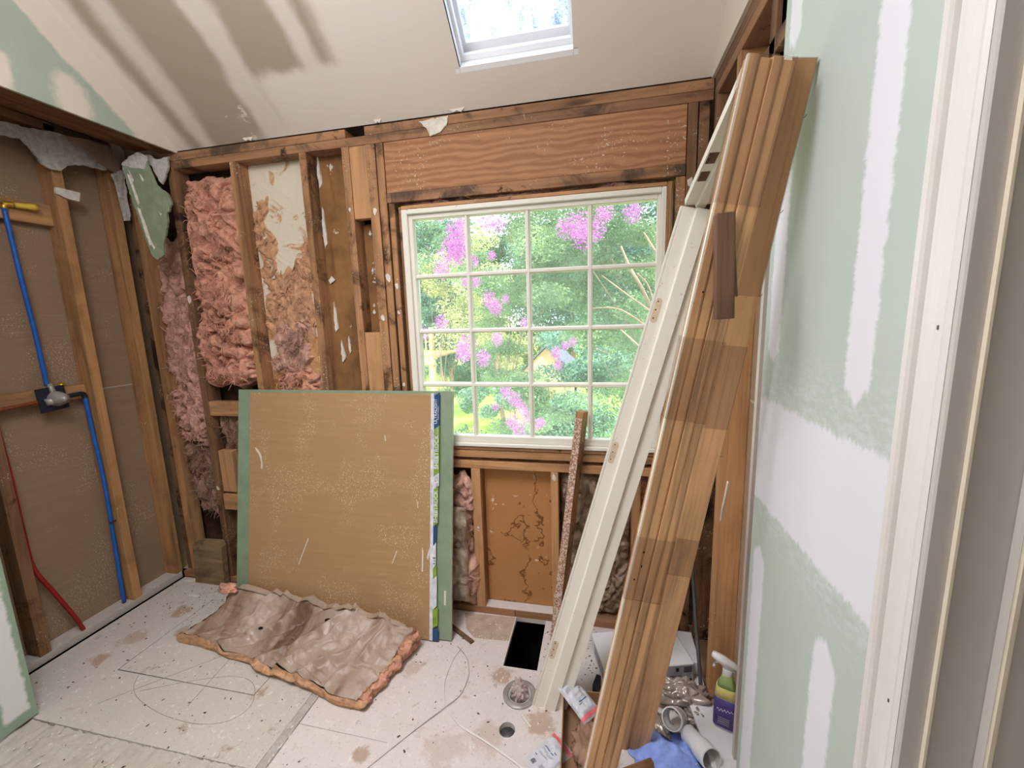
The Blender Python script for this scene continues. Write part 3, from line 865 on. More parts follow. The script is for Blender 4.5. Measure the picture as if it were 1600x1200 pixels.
for (u0, z0, u1, z1, w) in ((.185, 2.32, .21, 2.17, .012), (.205, 2.16, .235, 1.97, .014), (.19, 2.34, .205, 2.28, .006), (.24, 2.32, .25, 2.28, .008), (.215, 2.10, .225, 2.02, .008), (.30, 2.14, .31, 2.12, .008), (.235, 2.0, .25, 1.95, .012)):
    slab('scraped_streak', [on_flap(u0, z0), on_flap(u0 + w, z0 - .01), on_flap(u1 + w * .8, z1 + .01), on_flap(u1, z1)], nf, 0.0015, M_MUDWHITE, flap, 0.002)
slab('gypsum_corner', [on_flap(.165, 2.36), on_flap(.205, 2.40), on_flap(.25, 2.42), on_flap(.29, 2.40), on_flap(.27, 2.34), on_flap(.22, 2.345)], nf, 0.003, M_GYPSUM, flap, 0.003)
fl2 = [(-2.282, 1.803, 2.423), (-2.237, 1.818, 2.423), (-2.23, 1.821, 2.399), (-2.159, 1.844, 2.418), (-2.174, 1.839, 2.352), (-2.207, 1.828, 2.284), (-2.221, 1.823, 2.303), (-2.24, 1.817, 2.369)]
tag(slab('torn_drywall', [Vector(q) + Vector((-0.01, .03, 0)) for q in fl2], (-0.316, 0.949, 0), 0.012, M_GYPSUM, None, 0.004), 'white crumbling gypsum fragment above the green flap', 'drywall', 'torn drywall in the alcove')
tag(slab('paper_strip', [(-2.552, 1.613, 2.23), (-2.552, 1.627, 2.232), (-2.552, 1.711, 2.231), (-2.552, 1.701, 2.186), (-2.552, 1.653, 2.189), (-2.552, 1.61, 2.201)], (-1, 0, 0), 0.012, M_MUDWHITE), 'short white scrap nailed to the left wall stud', 'drywall scrap')

# ---- right wall: studs in the corner, then green board up to the door casing
wall_right = slab('wall_right', [(XR, 0.60, 0.0), (XR, 1.197, 0.0), (XR, 1.197, 2.443), (XR, 0.60, 2.443)], (1, 0, 0), 0.0127, M_GREENWALL)
wall_right.data.transform(Matrix.Translation(wall_right.location)); wall_right.matrix_basis = Matrix()
struct(wall_right, 'green drywall side wall with white taped seams beside the door', 'wall')
def rp(name, x, y, z, mat, **k): return box(name, x, y, z, mat, wall_right, **k)
rp('paper_backing', (0.5215, 0.5335), (0.62, 2.0), (0.0, 2.60), M_PAPERRIGHT, bev=0)
rp('bottom_plate', (0.433, 0.521), (0.62, 1.89), (0.0, 0.038), W_STUDY)
rp('top_plate', (0.433, 0.521), (0.62, 1.898), (2.405, 2.443), W_STUDY); rp('top_plate', (0.433, 0.521), (0.62, 1.898), (2.366, 2.404), W_STUDY)
rp('stud', (0.433, 0.521), (1.585, 1.623), (0.038, 2.366), W_CLEAN); rp('stud', (0.433, 0.521), (1.855, 1.893), (0.038, 2.366), W_DARK)
rp('stud', (0.433, 0.521), (1.165, 1.203), (0.038, 2.366), W_CLEAN); rp('stud', (0.433, 0.521), (1.30, 1.338), (2.0, 2.366), W_DARK)
rp('blocking', (0.433, 0.521), (1.204, 1.584), (2.20, 2.24), W_STUDY)
for z in (1.232, 1.237): box('drywall_seam', (0.5200, 0.5214), (1.21, 1.58), (z, z + .0015), M_MUDWHITE, wall_right, 0)
ug = slab('wall_right_gable', [(XR, YR, 2.444), (XR, 1.905, 2.444), (XR, 1.905, cz(1.905)), (XR, YR, cz(YR))], (1, 0, 0), 0.0127, plain('cream gable drywall', (220, 210, 196), 0.85, 0.15, 0, 0.04, 4))
struct(ug, 'cream drywall triangle above the right wall plate', 'wall')

# ---- door casing and jamb at the right edge
trim = empty('trim_1', (0.41, 0.62, 0))
struct(trim, 'white moulded door casing on the green wall', 'trim')
pr = [(0, 0), (0, .072), (-.016, .072), (-.020, .070), (-.020, .061), (-.016, .059), (-.008, .0575), (-.008, .0555), (-.013, .053), (-.0145, .042), (-.014, .030), (-.012, .021), (-.0115, .018), (-.005, .0165), (-.005, .0145), (-.014, .013), (-.019, .010), (-.020, .005), (-.017, 0)]
profile('casing_leg', pr, 2.30, M_TRIM, trim, Matrix.Translation((XR - .0005, 0.585, 0.0)))
for z in (1.52, 0.99): box('nail_hole', (XR - .0145, XR - .0126), (.6095, .6115), (z, z + .005), M_STEEL, trim, 0)
jamb = empty('door_1', (0.47, 0.575, 0))
struct(jamb, 'painted doorway jamb at the right edge of the picture', 'door')
def jp(name, x, y, z, mat): return box(name, x, y, z, mat, jamb, .002)
jp('jamb_face', (0.40, 0.545), (0.572, 0.582), (0, 2.30), M_JAMBGREY)
jp('jamb_edge', (0.423, 0.430), (0.5665, 0.5718), (0, 2.30), M_CREAMEDGE)
jp('door_stop', (0.482, 0.545), (0.560, 0.5718), (0, 2.30), M_JAMBGREY); jp('stop_edge', (0.4835, 0.492), (0.5565, 0.5598), (0, 2.30), M_CREAMEDGE)
wfar = box('wall_far', (1.2, 1.22), (-1.2, 1.3), (0, 2.5), plain('far room paint', (176, 166, 160), 0.8, 0.2, 0, 0.04, 3))
struct(wfar, 'grey wall of the room beyond the doorway', 'wall')
wn = box('wall_near', (-2.7, 1.22), (-1.22, -1.2), (0, 2.6), plain('near wall paint', (214, 206, 198), 0.8, 0.2, 0, 0.04, 3), None, 0)
struct(wn, 'plain painted wall behind the viewpoint', 'wall')
box('end_wall', (0.4465, 1.22), (1.30, 1.32), (0, 2.6), M_JAMBGREY, wfar, 0); box('room_ceiling', (0.546, 1.22), (-1.2, 1.32), (2.5, 2.52), M_JAMBGREY, wfar, 0)
box('over_door', (XR, 0.545), (-0.35, 0.60), (2.30, 2.52), M_GREENWALL, wall_right, 0)
wr2 = box('wall_right_near', (XR, 0.545), (-1.2, -0.35), (0, 2.44), M_GREENWALL, None, 0)
struct(wr2, 'green drywall on the near side of the doorway', 'wall')

# ---- floor: boards with the toilet and duct openings
FH = circle(-0.322, 1.462, 0.047); RH = circle(-0.341, 1.306, 0.0305)
floor = plate('floor', [rect(-1.183, 1.22, -1.2, 1.995), rect(-0.423, -0.268, 1.59, 1.899), FH, RH], 0.0, 0.022, M_FLOOR)
struct(floor, 'dusty pale underlay floor with cut openings', 'floor')
px0, px1, py0, py1 = -2.165, -1.425, 1.25, 1.735
plate('floor_panel', [rect(-2.540, -1.187, 1.0, 1.888), rect(px0, px1, py0, py1)], 0.006, 0.022, M_FLOORL, floor)
plate('floor_panel', [rect(px0 + .004, px1 - .004, py0 + .004, py1 - .004)], 0.0062, 0.02, M_FLOORL, floor)
def rough_fn(x0, x1, y0, y1, amp, base, sc):
    def fn(u, v):
        x = x0 + (x1 - x0) * u; y = y0 + (y1 - y0) * v
        h = abs(fbm(x * sc, y * sc, 1.0, 4)); h2 = fbm(x * sc * 3.1 + 4, y * sc * 3.1, 5.0, 3)
        return (x, y, base + amp * (0.5 - h) + amp * 0.35 * h2)
    return fn
grid_surface('mortar_bed', rough_fn(-2.75, -1.184, -1.2, 0.999, 0.018, -0.006, 17), 170, 200, M_MORTAR, floor)
grid_surface('thinset_ridge', rough_fn(-1.215, -1.15, 0.95, 1.42, 0.010, 0.001, 34), 18, 120, M_ROUGHDIRT, floor)
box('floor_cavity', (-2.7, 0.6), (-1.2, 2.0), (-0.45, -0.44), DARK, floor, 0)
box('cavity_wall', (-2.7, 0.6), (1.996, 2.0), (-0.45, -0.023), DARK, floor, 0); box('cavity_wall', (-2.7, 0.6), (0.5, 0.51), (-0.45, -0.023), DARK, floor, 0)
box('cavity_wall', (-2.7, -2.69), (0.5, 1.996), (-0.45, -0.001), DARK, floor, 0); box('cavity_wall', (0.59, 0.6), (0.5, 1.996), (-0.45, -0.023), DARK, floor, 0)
box('joist', (-0.56, -0.52), (0.9, 1.99), (-0.25, -0.023), W_SCRAP, floor); box('joist', (-0.20, -0.16), (0.9, 1.99), (-0.25, -0.023), W_SCRAP, floor)
plate('bare_patch', [[(-0.70, 1.885), (-0.428, 1.895), (-0.428, 1.735), (-0.60, 1.725), (-0.66, 1.78)]], 0.0012, 0.0012, M_WOODSUB, floor)
tube('pipe_stub', [(-0.341, 1.306, -0.16), (-0.341, 1.306, -0.022)], lambda t: 0.0295, M_STEEL, floor, 20, 2)
slab('saw_cut', [(-1.153, 1.1825, 0.0005), (-0.77, 1.1775, 0.0005), (-0.77, 1.176, 0.0005), (-1.153, 1.1805, 0.0005)], (0, 0, 1), 0.0006, M_PENCIL, floor)
arc = [(-2.034, 1.245), (-1.985, 1.19), (-1.892, 1.145), (-1.715, 1.108), (-1.543, 1.103), (-1.43, 1.139), (-1.402, 1.215), (-1.477, 1.30), (-1.60, 1.315), (-1.775, 1.255), (-1.937, 1.18)]
tube('pencil_arc', [(x, y, 0.0066) for x, y in arc], 0.0011, M_PENCIL, floor, 4, 8)
for a, b in (((-2.05, 1.10), (-1.75, 1.40)), ((-1.66, 1.16), (-1.70, 1.42))):
    tube('pencil_line', [(a[0], a[1], .0066), (b[0], b[1], .0066)], 0.0012, M_PENCIL, floor, 4, 2)

# ================================================================== DEBRIS ON THE FLOOR (uncountable crumbs)
def crumbs(name, spots, mat, smin, smax, label):
    V = []; F = []
    for (x, y, z) in spots:
        s = smin + (smax - smin) * R.random() ** 3
        b = len(V); a = R.random() * 6.28
        w = s * R.uniform(.4, 1.3); h = s * R.uniform(.25, .6)
        c, sn = math.cos(a), math.sin(a)
        for dx, dy in ((-w, -s * .6), (w, -s * .5), (w * .8, s * .6), (-w * .7, s * .5)):
            V.append((x + dx * c - dy * sn, y + dx * sn + dy * c, z))
        V.append((x + R.uniform(-.3, .3) * s, y + R.uniform(-.3, .3) * s, z + h))
        F += [(b, b + 1, b + 4), (b + 1, b + 2, b + 4), (b + 2, b + 3, b + 4), (b + 3, b, b + 4)]
    me = bpy.data.meshes.new(name); me.from_pydata(V, [], F)
    o = link(name, me, mat)
    tag(o, label, 'debris', None, 'stuff')
    return o
def hole_free(x, y):
    if -0.43 < x < -0.26 and 1.58 < y < 1.90: return False
    return math.hypot(x + .322, y - 1.462) > .05 and math.hypot(x + .341, y - 1.306) > .034
sp1 = []; sp2 = []
for i in range(2600):
    x = R.uniform(-2.5, 0.4); y = R.uniform(0.7, 1.88)
    if x < -2.2 and y < 1.03: continue
    z = 0.0005 if x > -1.18 else (0.0066 if y > 1.0 else 0.004)
    if hole_free(x, y): (sp1 if i % 3 else sp2).append((x, y, z))
for i in range(900):
    x = R.gauss(-0.55, 0.25); y = R.gauss(1.72, 0.14)
    if -1.15 < x < 0.3 and 1.2 < y < 1.88 and hole_free(x, y): sp1.append((x, y, .0005))
for i in range(700):
    x = R.gauss(-2.2, .22); y = R.gauss(1.7, .16)
    if -2.54 < x < -1.3 and 1.05 < y < 1.88: (sp1 if i % 2 else sp2).append((x, y, .0066))
for i in range(420):
    x = R.gauss(-0.16, 0.1); y = R.gauss(1.75, 0.12)
    if -0.25 < x < 0.15 and y < 1.88: sp2.append((x, y, .0005))
crumbs('plaster_crumbs', sp1, M_MUDWHITE, .0012, .008, 'white plaster crumbs scattered over the floor')
crumbs('dirt_crumbs', sp2, plain('dark crumbs', (96, 78, 62), 0.95, 0.05, 0, 0.3), .001, .0065, 'dark dirt crumbs scattered over the floor')
# a few shards one can pick out
for i, (x, y, a, l, w, mt, lb) in enumerate(((-0.67, 1.735, -0.55, .17, .022, W_SCRAP, 'grey wooden lath offcut lying beside the leaning drywall'), (-2.2, 1.80, 0.35, .16, .016, M_TORNGREY, 'thin pale plaster sliver near the back left corner'), (-2.30, 1.74, 0.05, .07, .02, M_MUDWHITE, 'small white plaster flake near the back left corner'), (-0.275, 1.35, -0.75, .06, .008, M_MUDWHITE, 'small white stick beside the drain ring'))):
    bm = bmesh.new(); bm_box(bm, -l / 2, l / 2, -w / 2, w / 2, 0, .009 if i == 0 else .005, .001)
    z = 0.0005 if x > -1.18 else .0066
    tag(from_bm(bm, 'wood_lath' if i == 0 else 'plaster_sliver', mt, None, Matrix.Translation((x, y, z)) @ Matrix.Rotation(a, 4, 'Z')), lb, 'debris')
tag(slab('plaster_strip', [(-2.50, 1.84, .0066), (-2.33, 1.88, .0066), (-2.325, 1.888, .0066), (-2.42, 1.875, .0066), (-2.51, 1.85, .0066)], (0, 0, 1), .008, M_MUDWHITE, None, .002), 'long white plaster strip along the alcove plate', 'debris')

# ================================================================== PINK GLASS WOOL IN THE WALL
def wool_piece(name, x0, x1, z0, z1, yback, depth, mat, seed, label, group, edge=0.012, fall=0.0, hairs=220, res=0.0065, lump=1.0):
    w = x1 - x0; h = z1 - z0
    nu = max(8, int(w / res)); nv = max(8, int(h / res))
    def fn(u, v):
        zc = v * h
        l = edge * 2.4 * fbm(3.1 + seed, zc * 9, seed, 4); r_ = edge * 2.4 * fbm(8.3 + seed, zc * 9, seed + 4, 4)
        x = l + (w + r_ - l) * u
        zz = zc + edge * 2.0 * fbm(u * w * 11, seed + 9, zc * 3, 3) * (1 if 0.02 < v < 0.98 else 1.6)
        e = min(1.0, (1 - abs(2 * u - 1) ** 5)) * min(1.0, (1 - abs(2 * v - 1) ** 9))
        px_, pz = x * 4.2, zc * 3.4
        wx = fbm(px_, pz, seed, 3); wz = fbm(px_ + 5, pz + 2, seed + 3, 3)
        f1 = fbm(px_ * .8 + wx * .9, pz * .8 + wz * .9, seed + 7, 3)
        cre = abs(fbm(px_ * 1.1 + wz * 1.3, pz * .8 + wx * 1.3, seed + 11, 2))
        f2 = fbm(px_ * 6 + wz * 3, pz * 4 + wx * 3, seed + 17, 3); f3 = abs(fbm(px_ * 3.2 + wx, pz * 2.4, seed + 23, 3))
        d = depth * (0.66 + 0.42 * f1 * lump - 0.42 * max(0.0, 1 - cre * 5.5) * lump - 0.16 * max(0, .35 - f3) * lump + 0.05 * f2 * lump) * max(0.0, e) ** 0.45
        d += fall * (1 - v) * depth * max(0.0, e)
        return (x - w / 2, -d, zz)
    o = grid_surface(name, fn, nu, nv, mat, None, Matrix.Translation(((x0 + x1) / 2, yback, z0)))
    bm = bmesh.new(); vs = o.data.vertices
    cnt = len(vs)
    for k in range(hairs):
        iu = R.randint(int(nu * .12), int(nu * .86)); iv = R.randint(int(nv * .06), int(nv * .94)); v = vs[iv * (nu + 1) + iu].co
        d = Vector((R.gauss(0, 1), -abs(R.gauss(0, .15)), R.gauss(0, 1))).normalized()
        turn = R.uniform(-.5, .5)
        q = v + Vector((0, -.001, 0)); pts = [q.copy()]
        for st_ in range(7):
            d = (Matrix.Rotation(turn, 3, 'Y') @ d + Vector((R.gauss(0, .15), R.gauss(0, .22), R.gauss(0, .15) - .05))).normalized()
            q = q + d * R.uniform(.004, .009); pts.append(q.copy())
        wd = R.uniform(.0008, .0030)
        bm_tube(bm, pts, lambda t: max(.0003, wd * math.sin(math.pi * (.12 + .86 * t)) ** .7), 4)
    hh = from_bm(bm, 'loose_fibres', mat, o, o.matrix_basis.copy())
    hh['kind'] = 'stuff'
    tag(o, label, 'insulation', group)
    return o
GW = 'pink insulation left in the stud bays'
wool_piece('insulation_batt', -2.19, -1.84, 1.60, 2.335, 1.975, 0.115, M_WOOL, 1.0, 'big upper pink insulation batt between the first two back studs', GW, .010, 0.1, 500)
wool_piece('insulation_batt', -2.19, -1.84, 1.215, 1.66, 1.975, 0.135, M_WOOL, 5.0, 'lumpy lower pink insulation batt sagging above the fire block', GW, .016, 0.15, 450, lump=1.3)
wool_piece('insulation_batt', -2.47, -2.225, 1.20, 2.03, 1.985, 0.075, M_WOOLDULL, 9.0, 'narrow dusty pink batt in the left corner bay, upper one', GW, .018, 0, 350)
wool_piece('insulation_clump', -2.47, -2.22, 0.87, 1.245, 1.985, 0.085, M_WOOLDULL, 12.0, 'pale pink insulation clump in the left corner bay, middle one', GW, .022, .2, 260, lump=1.4)
wool_piece('insulation_clump', -2.42, -2.21, 0.43, 0.88, 1.985, 0.09, M_WOOLDIRTY, 15.0, 'ragged greyed insulation clump low in the left corner bay', GW, .026, .2, 300, lump=1.5)
wool_piece('insulation_clump', -2.18, -1.95, 0.82, 1.04, 1.975, 0.07, M_WOOLDIRTY, 19.0, 'brownish insulation clump under the fire block by the drywall sheet', GW, .015, 0, 150, lump=1.3)
wool_piece('insulation_clump', -2.1, -1.9, 0.58, 0.83, 1.985, 0.05, M_WOOLDIRTY, 21.0, 'dark insulation remnant behind the small corner block', GW, .015, 0, 60)
wool_piece('insulation_remnant', -1.76, -1.53, 1.27, 1.56, 1.976, 0.035, M_WOOLDULL, 23.0, 'thin pink insulation shreds on the cream sheathing', GW, .03, 0, 200, lump=1.5)
wool_piece('insulation_remnant', -1.77, -1.45, 1.50, 1.83, 1.976, 0.022, M_WOOLTAN, 27.0, 'tan insulation skin stuck to the cream sheathing', GW, .03, 0, 120, lump=1.6)
wool_piece('insulation_remnant', -1.80, -1.70, 1.80, 2.20, 1.976, 0.016, M_WOOLTAN, 29.0, 'brown insulation streak at the top of the cream sheathing', GW, .02, 0, 60, lump=1.6)
wool_piece('insulation_remnant', -1.52, -1.44, 1.72, 2.0, 1.976, 0.016, M_WOOLTAN, 30.0, 'tan insulation tongue beside the third back stud', GW, .014, 0, 60, lump=1.6)
wool_piece('insulation_clump', -1.75, -1.5, 1.17, 1.285, 1.97, 0.085, M_WOOL, 31.0, 'pink insulation clump just above the brown drywall sheet', GW, .016, 0, 160, lump=1.3)
wool_piece('insulation_batt', -0.79, -0.625, 0.06, 0.765, 1.93, 0.085, M_WOOLDULL, 35.0, 'pink insulation batt bulging beside the green drywall edge', GW, .02, .1, 180, lump=1.2)
wool_piece('insulation_clump', 0.19, 0.30, 0.30, 0.80, 1.97, 0.06, M_WOOL, 39.0, 'pink insulation strip right of the last sill stud', GW, .012, 0, 120, lump=1.3)
wool_piece('insulation_remnant', -0.93, 0.29, 0.843, 0.868, 1.955, 0.035, M_WOOLDIRTY, 41.0, 'insulation squeezed between the two sill plates', GW, .006, 0, 60)
wool_piece('insulation_remnant', -0.93, 0.25, 2.075, 2.10, 1.935, 0.03, M_WOOLDIRTY, 43.0, 'grey insulation squeezed above the window frame', GW, .005, 0, 60)

def kraft_piece(name, x0, x1, z0, z1, yb, depth, mat, seed, label):
    w = x1 - x0; h = z1 - z0
    def fn(u, v):
        x = u * w; z = v * h
        e = (1 - abs(2 * u - 1) ** 6) * (1 - abs(2 * v - 1) ** 10)
        a = fbm(x * 7 + seed, z * 5, seed, 3); f = abs(fbm(x * 9 + a * 2, z * 8 - a * 2, seed + 3, 3))
        return (x - w / 2, -depth * (0.45 + 0.5 * a + 0.9 * (0.45 - f)) * max(0, e) ** .5, z)
    o = grid_surface(name, fn, int(w / .007), int(h / .007), mat, None, Matrix.Translation(((x0 + x1) / 2, yb, z0)))
    return tag(o, label, 'insulation', 'kraft faced batts under the window')
kraft_piece('kraft_batt', -0.193, 0.148, 0.04, 0.805, 1.985, 0.075, M_KRAFTOLD, 2.0, 'wrinkled grey kraft paper batt behind the leaning white jamb')
kraft_piece('kraft_batt', -0.945, -0.78, 0.04, 0.80, 1.985, 0.06, M_KRAFTOLD, 7.0, 'dark kraft paper batt hidden beside the drywall sheet')
kraft_piece('kraft_scrap', -0.765, -0.655, 0.10, 0.62, 1.848, 0.03, M_KRAFTOLD, 9.0, 'shiny torn kraft paper hanging on the pink batt')
tag(slab('wood_block', [(-2.396, 1.886, 0.26), (-2.354, 1.886, 0.284), (-2.2, 1.886, 0.29), (-2.187, 1.886, 0.258), (-2.203, 1.886, 0.0066), (-2.417, 1.886, 0.0066)], (0, -1, 0), 0.035, wood('pale old block', (150, 126, 92), 'X', .5, (70, 54, 40), 0, .2)), 'squarish pale wood offcut standing in the back left corner', 'wood block')

# ================================================================== PLUMBING IN THE LEFT WALL
o = empty('shower_valve', (-2.61, 1.467, 1.166))
tag(o, 'grey shower valve with dark square guard on the left wall', 'valve')
bm = bmesh.new(); bm_box(bm, -.008, .0, -.055, .055, 0, .115, .002)
from_bm(bm, 'guard_plate', M_NAVY, o, Matrix.Translation((-2.588, 1.467, 1.170)) @ Matrix.Rotation(0.06, 4, 'X'))
MV = Matrix.Translation((-2.588, 1.475, 1.226)) @ Matrix.Rotation(math.pi / 2, 4, 'Y')
lathe('valve_body', [(0, -.01), (.036, -.01), (.036, .012), (.03, .018), (.03, .034), (.024, .038), (.024, .052), (.013, .056), (.013, .066), (0, .066)], M_CHROME, o, MV, 24)
tube('valve_arm', [(-2.58, 1.43, 1.216), (-2.575, 1.475, 1.222)], .017, M_CHROME, o, 10, 2)
tube('valve_arm', [(-2.598, 1.465, 1.30), (-2.585, 1.47, 1.24)], .012, M_CHROME, o, 10, 2)
tag(tube('water_pipe', [(-2.605, 1.442, 2.10), (-2.60, 1.446, 1.80), (-2.602, 1.456, 1.55), (-2.60, 1.458, 1.292)], .0095, M_BLUE), 'blue plastic pipe rising from the valve to the upper rail', 'pipe', 'blue water pipes')
tag(tube('water_pipe', [(-2.598, 1.595, 1.212), (-2.598, 1.60, 1.0), (-2.592, 1.602, 0.75), (-2.60, 1.600, 0.4), (-2.602, 1.592, 0.0385)], .0095, M_BLUE), 'blue plastic pipe running down beside the stud to the floor', 'pipe', 'blue water pipes')
o = tube('pipe_elbow', [(-2.595, 1.523, 1.228), (-2.597, 1.575, 1.231), (-2.598, 1.593, 1.226), (-2.598, 1.595, 1.205)], .011, M_NAVY)
tag(o, 'dark pipe elbow joining the valve to the lower blue pipe', 'pipe fitting')
tag(tube('pipe_clip', [(-2.583, 1.585, .52), (-2.580, 1.60, .521), (-2.583, 1.616, .522)], .004, M_INK, None, 6), 'small black clip on the lower blue pipe', 'pipe clip')
tag(tube('copper_pipe', [(-2.597, 1.415, 1.222), (-2.60, 1.33, 1.216), (-2.605, 1.256, 1.212)], .008, M_COPPER), 'copper coloured pipe entering the valve from the left', 'pipe')
tag(tube('water_pipe', [(-2.60, 1.262, 1.14), (-2.596, 1.266, .9), (-2.60, 1.268, .6), (-2.60, 1.275, .45), (-2.597, 1.325, .285), (-2.585, 1.372, .12), (-2.58, 1.39, .0385)], .0095, M_RED), 'red plastic pipe curving down behind the left stud', 'pipe')
o = empty('pipe_stub_out', (-2.61, 1.45, 2.08))
tag(o, 'brass drop elbow with yellow tag on the upper left rail', 'pipe fitting')
tube('elbow_body', [(-2.605, 1.442, 2.098), (-2.603, 1.446, 2.116), (-2.597, 1.47, 2.120)], .013, M_BRASS, o)
tube('yellow_plug', [(-2.595, 1.475, 2.118), (-2.585, 1.545, 2.124)], lambda t: .012 if t < .7 else .015, M_YELLOW, o, 10, 4)
tag(lathe('round_brass_fitting', [(0, 0), (.014, 0), (.014, .012), (.008, .02), (0, .02)], M_BRASS, None, Matrix.Translation((-2.63, 1.53, 1.2755))), 'small round brass cap on the middle rail', 'pipe fitting')

# ================================================================== LEANING DRYWALL SHEETS
TILT = math.atan2(0.205, 1.197)
def sheet_M(x, y): return Matrix.Translation((x, y, 0.006)) @ Matrix.Rotation(-TILT, 4, 'X')
H = 1.213
gs = empty('drywall_sheet', (0, 0, 0), sheet_M(-1.945, 1.690))
tag(gs, 'green faced drywall sheet leaning on the studs behind the brown one', 'drywall sheet', 'leaning drywall sheets')
bm = bmesh.new(); bm_box(bm, 0, 1.243, -.0125, 0, 0.0, H, .001)
from_bm(bm, 'board', M_SHEETGREEN, gs, gs.matrix_basis.copy())
bm = bmesh.new(); bm_box(bm, 1.2431, 1.2442, -.0122, -.0003, 0.0, H, 0)
from_bm(bm, 'cut_edge', M_GYPSUM, gs, gs.matrix_basis.copy())
bm = bmesh.new(); bm_box(bm, 1.205, 1.215, -.0135, -.0126, .17, .24, .0)
from_bm(bm, 'scuff', M_MUDWHITE, gs, gs.matrix_basis.copy())
bs = empty('drywall_sheet', (0, 0, 0), sheet_M(-1.857, 1.6765))
tag(bs, 'brown backed drywall sheet with printed end tape, front of the stack', 'drywall sheet', 'leaning drywall sheets')
BW = 1.062
bm = bmesh.new(); bm_box(bm, 0, BW, -.0125, 0, 0, H - .012, .001)
from_bm(bm, 'board', M_SHEETBROWN, bs, bs.matrix_basis.copy())
def on_sheet(name, pts, mat, off=.0005, t=.0006, parent=None):
    q = [Vector((x, -.0125 - off, z)) for x, z in pts]
    o_ = slab(name, q, (0, -1, 0), t, mat, None)
    M0 = o_.matrix_basis.copy(); o_.matrix_basis = bs.matrix_basis @ M0
    o_.parent = parent or bs; o_.matrix_parent_inverse = wmat(parent or bs).inverted()
    return o_
tape = on_sheet('end_tape', [(BW - .014, 0.0), (BW + .002, 0.0), (BW + .002, H - .008), (BW - .014, H - .008)], M_TWHITE)
def tpatch(z0, z1, mat, x0=BW + .002, x1=BW + .030, slant=0.02, name='tape_print'): return on_sheet(name, [(x0, z0), (x1, z0 + slant), (x1, z1 + slant), (x0, z1)], mat, -.002, .003, tape)
tpatch(1.03, 1.19, M_TBLUE); tpatch(.80, 1.028, M_TGREEN); tpatch(.735, .798, M_TWHITE); tpatch(.555, .733, M_TGREEN, x1=BW + .026); tpatch(.46, .553, M_TBLUE, x1=BW + .018)
tpatch(.35, .458, M_TWHITE, x1=BW + .016); tpatch(.30, .348, M_TGREEN, x1=BW + .02); tpatch(.15, .298, M_TWHITE, x1=BW + .022); tpatch(.06, .148, M_TGREEN, x1=BW + .028); tpatch(.0, .058, M_TBLUE, x1=BW + .032, slant=0)
def vtext(t, size, x, z, mat, off=.0012, bold=0.0):
    Mt = bs.matrix_basis @ Matrix.Translation((x, -.0125 - off, z)) @ Matrix.Rotation(math.pi / 2, 4, 'X') @ Matrix.Rotation(math.pi / 2, 4, 'Z')
    return lettering('lettering', t, size, Mt, mat, tape, bold)
vtext('SHEETROCK', .030, BW + .026, .835, M_TWHITE, .0022, .0007); vtext('Brand', .014, BW + .024, 1.005, M_TWHITE, .0022)
vtext('SHEETROCK', .028, BW + .024, .575, M_TWHITE, .0022, .0007); vtext('ULTRALIGHT', .021, BW + .018, 1.055, M_TWHITE, .0022, .0003); vtext('MOLD TOUGH', .010, BW + .028, 1.075, M_TWHITE, .0022)
vtext('4 x 8', .018, BW + .014, .37, M_INK, .0022)
for z in (.66, .93): vtext('SHEETROCK GYPSUM PANELS', .0075, BW - .005, z, M_TBLUE, .0014)
for z in (.743, .772):
    tpatch(z, z + .022, M_TBLUE, BW + .008, BW + .026, .004, 'tape_logo')
for k in range(14): tpatch(.215 + k * .005, .2165 + k * .005 + (k % 3) * .0012, M_INK, BW - .012, BW - .002, 0, 'bar_code')
for k in range(10): tpatch(.285 + k * .005, .2865 + k * .005 + (k % 2) * .0012, M_INK, BW - .012, BW - .002, 0, 'bar_code')
on_sheet('scrape_mark', [(.035, .905), (.055, .895), (.075, .865), (.085, .825), (.085, .79), (.075, .79), (.075, .825), (.062, .865), (.045, .885)], M_MUDWHITE)
for pts in ([(1.005, .33), (1.012, .33), (1.014, .43), (1.006, .45)], [(.98, .64), (.984, .64), (.984, .67), (.98, .67)], [(.80, .995), (.806, .985), (.808, .965), (.803, .962), (.802, .98)], [(.31, .30), (.314, .30), (.372, .44), (.367, .44)], [(.845, .355), (.85, .355), (.875, .42), (.87, .42)], [(1.03, .40), (1.045, .45), (1.05, .44), (1.04, .39)]): on_sheet('scrape_mark', pts, M_MUDWHITE, .0003, .0006)

# ================================================================== FALLEN KRAFT BATT ON THE FLOOR
b0, b1, b2, b3 = Vector((-2.03, 1.435, 0)), Vector((-0.955, 1.285, 0)), Vector((-0.86, 1.635, 0)), Vector((-1.88, 1.650, 0))
bt = empty('fallen_batt', ((b0 + b1) / 2).to_tuple())
tag(bt, 'kraft faced insulation batt lying crumpled on the floor before the sheets', 'insulation')
def bpos(u, v):
    p_ = (b0.lerp(b1, u)).lerp(b3.lerp(b2, u), v)
    s = 0.02 * fbm(u * 5, v * 4, 3.0, 3)
    return p_ + Vector((s, s * .6 + .015 * math.sin(u * 5), 0))
CREASE = [(R.uniform(-.05, 1.0), R.uniform(-.22, .30), R.uniform(.012, .035), R.uniform(-.016, .022)) for _ in range(16)] + [(.60, .12, .016, .030), (.72, .16, .02, .026), (.47, .2, .02, .018), (.24, .22, .03, .02), (.86, -.1, .03, -.02), (.10, .2, .03, .018)]
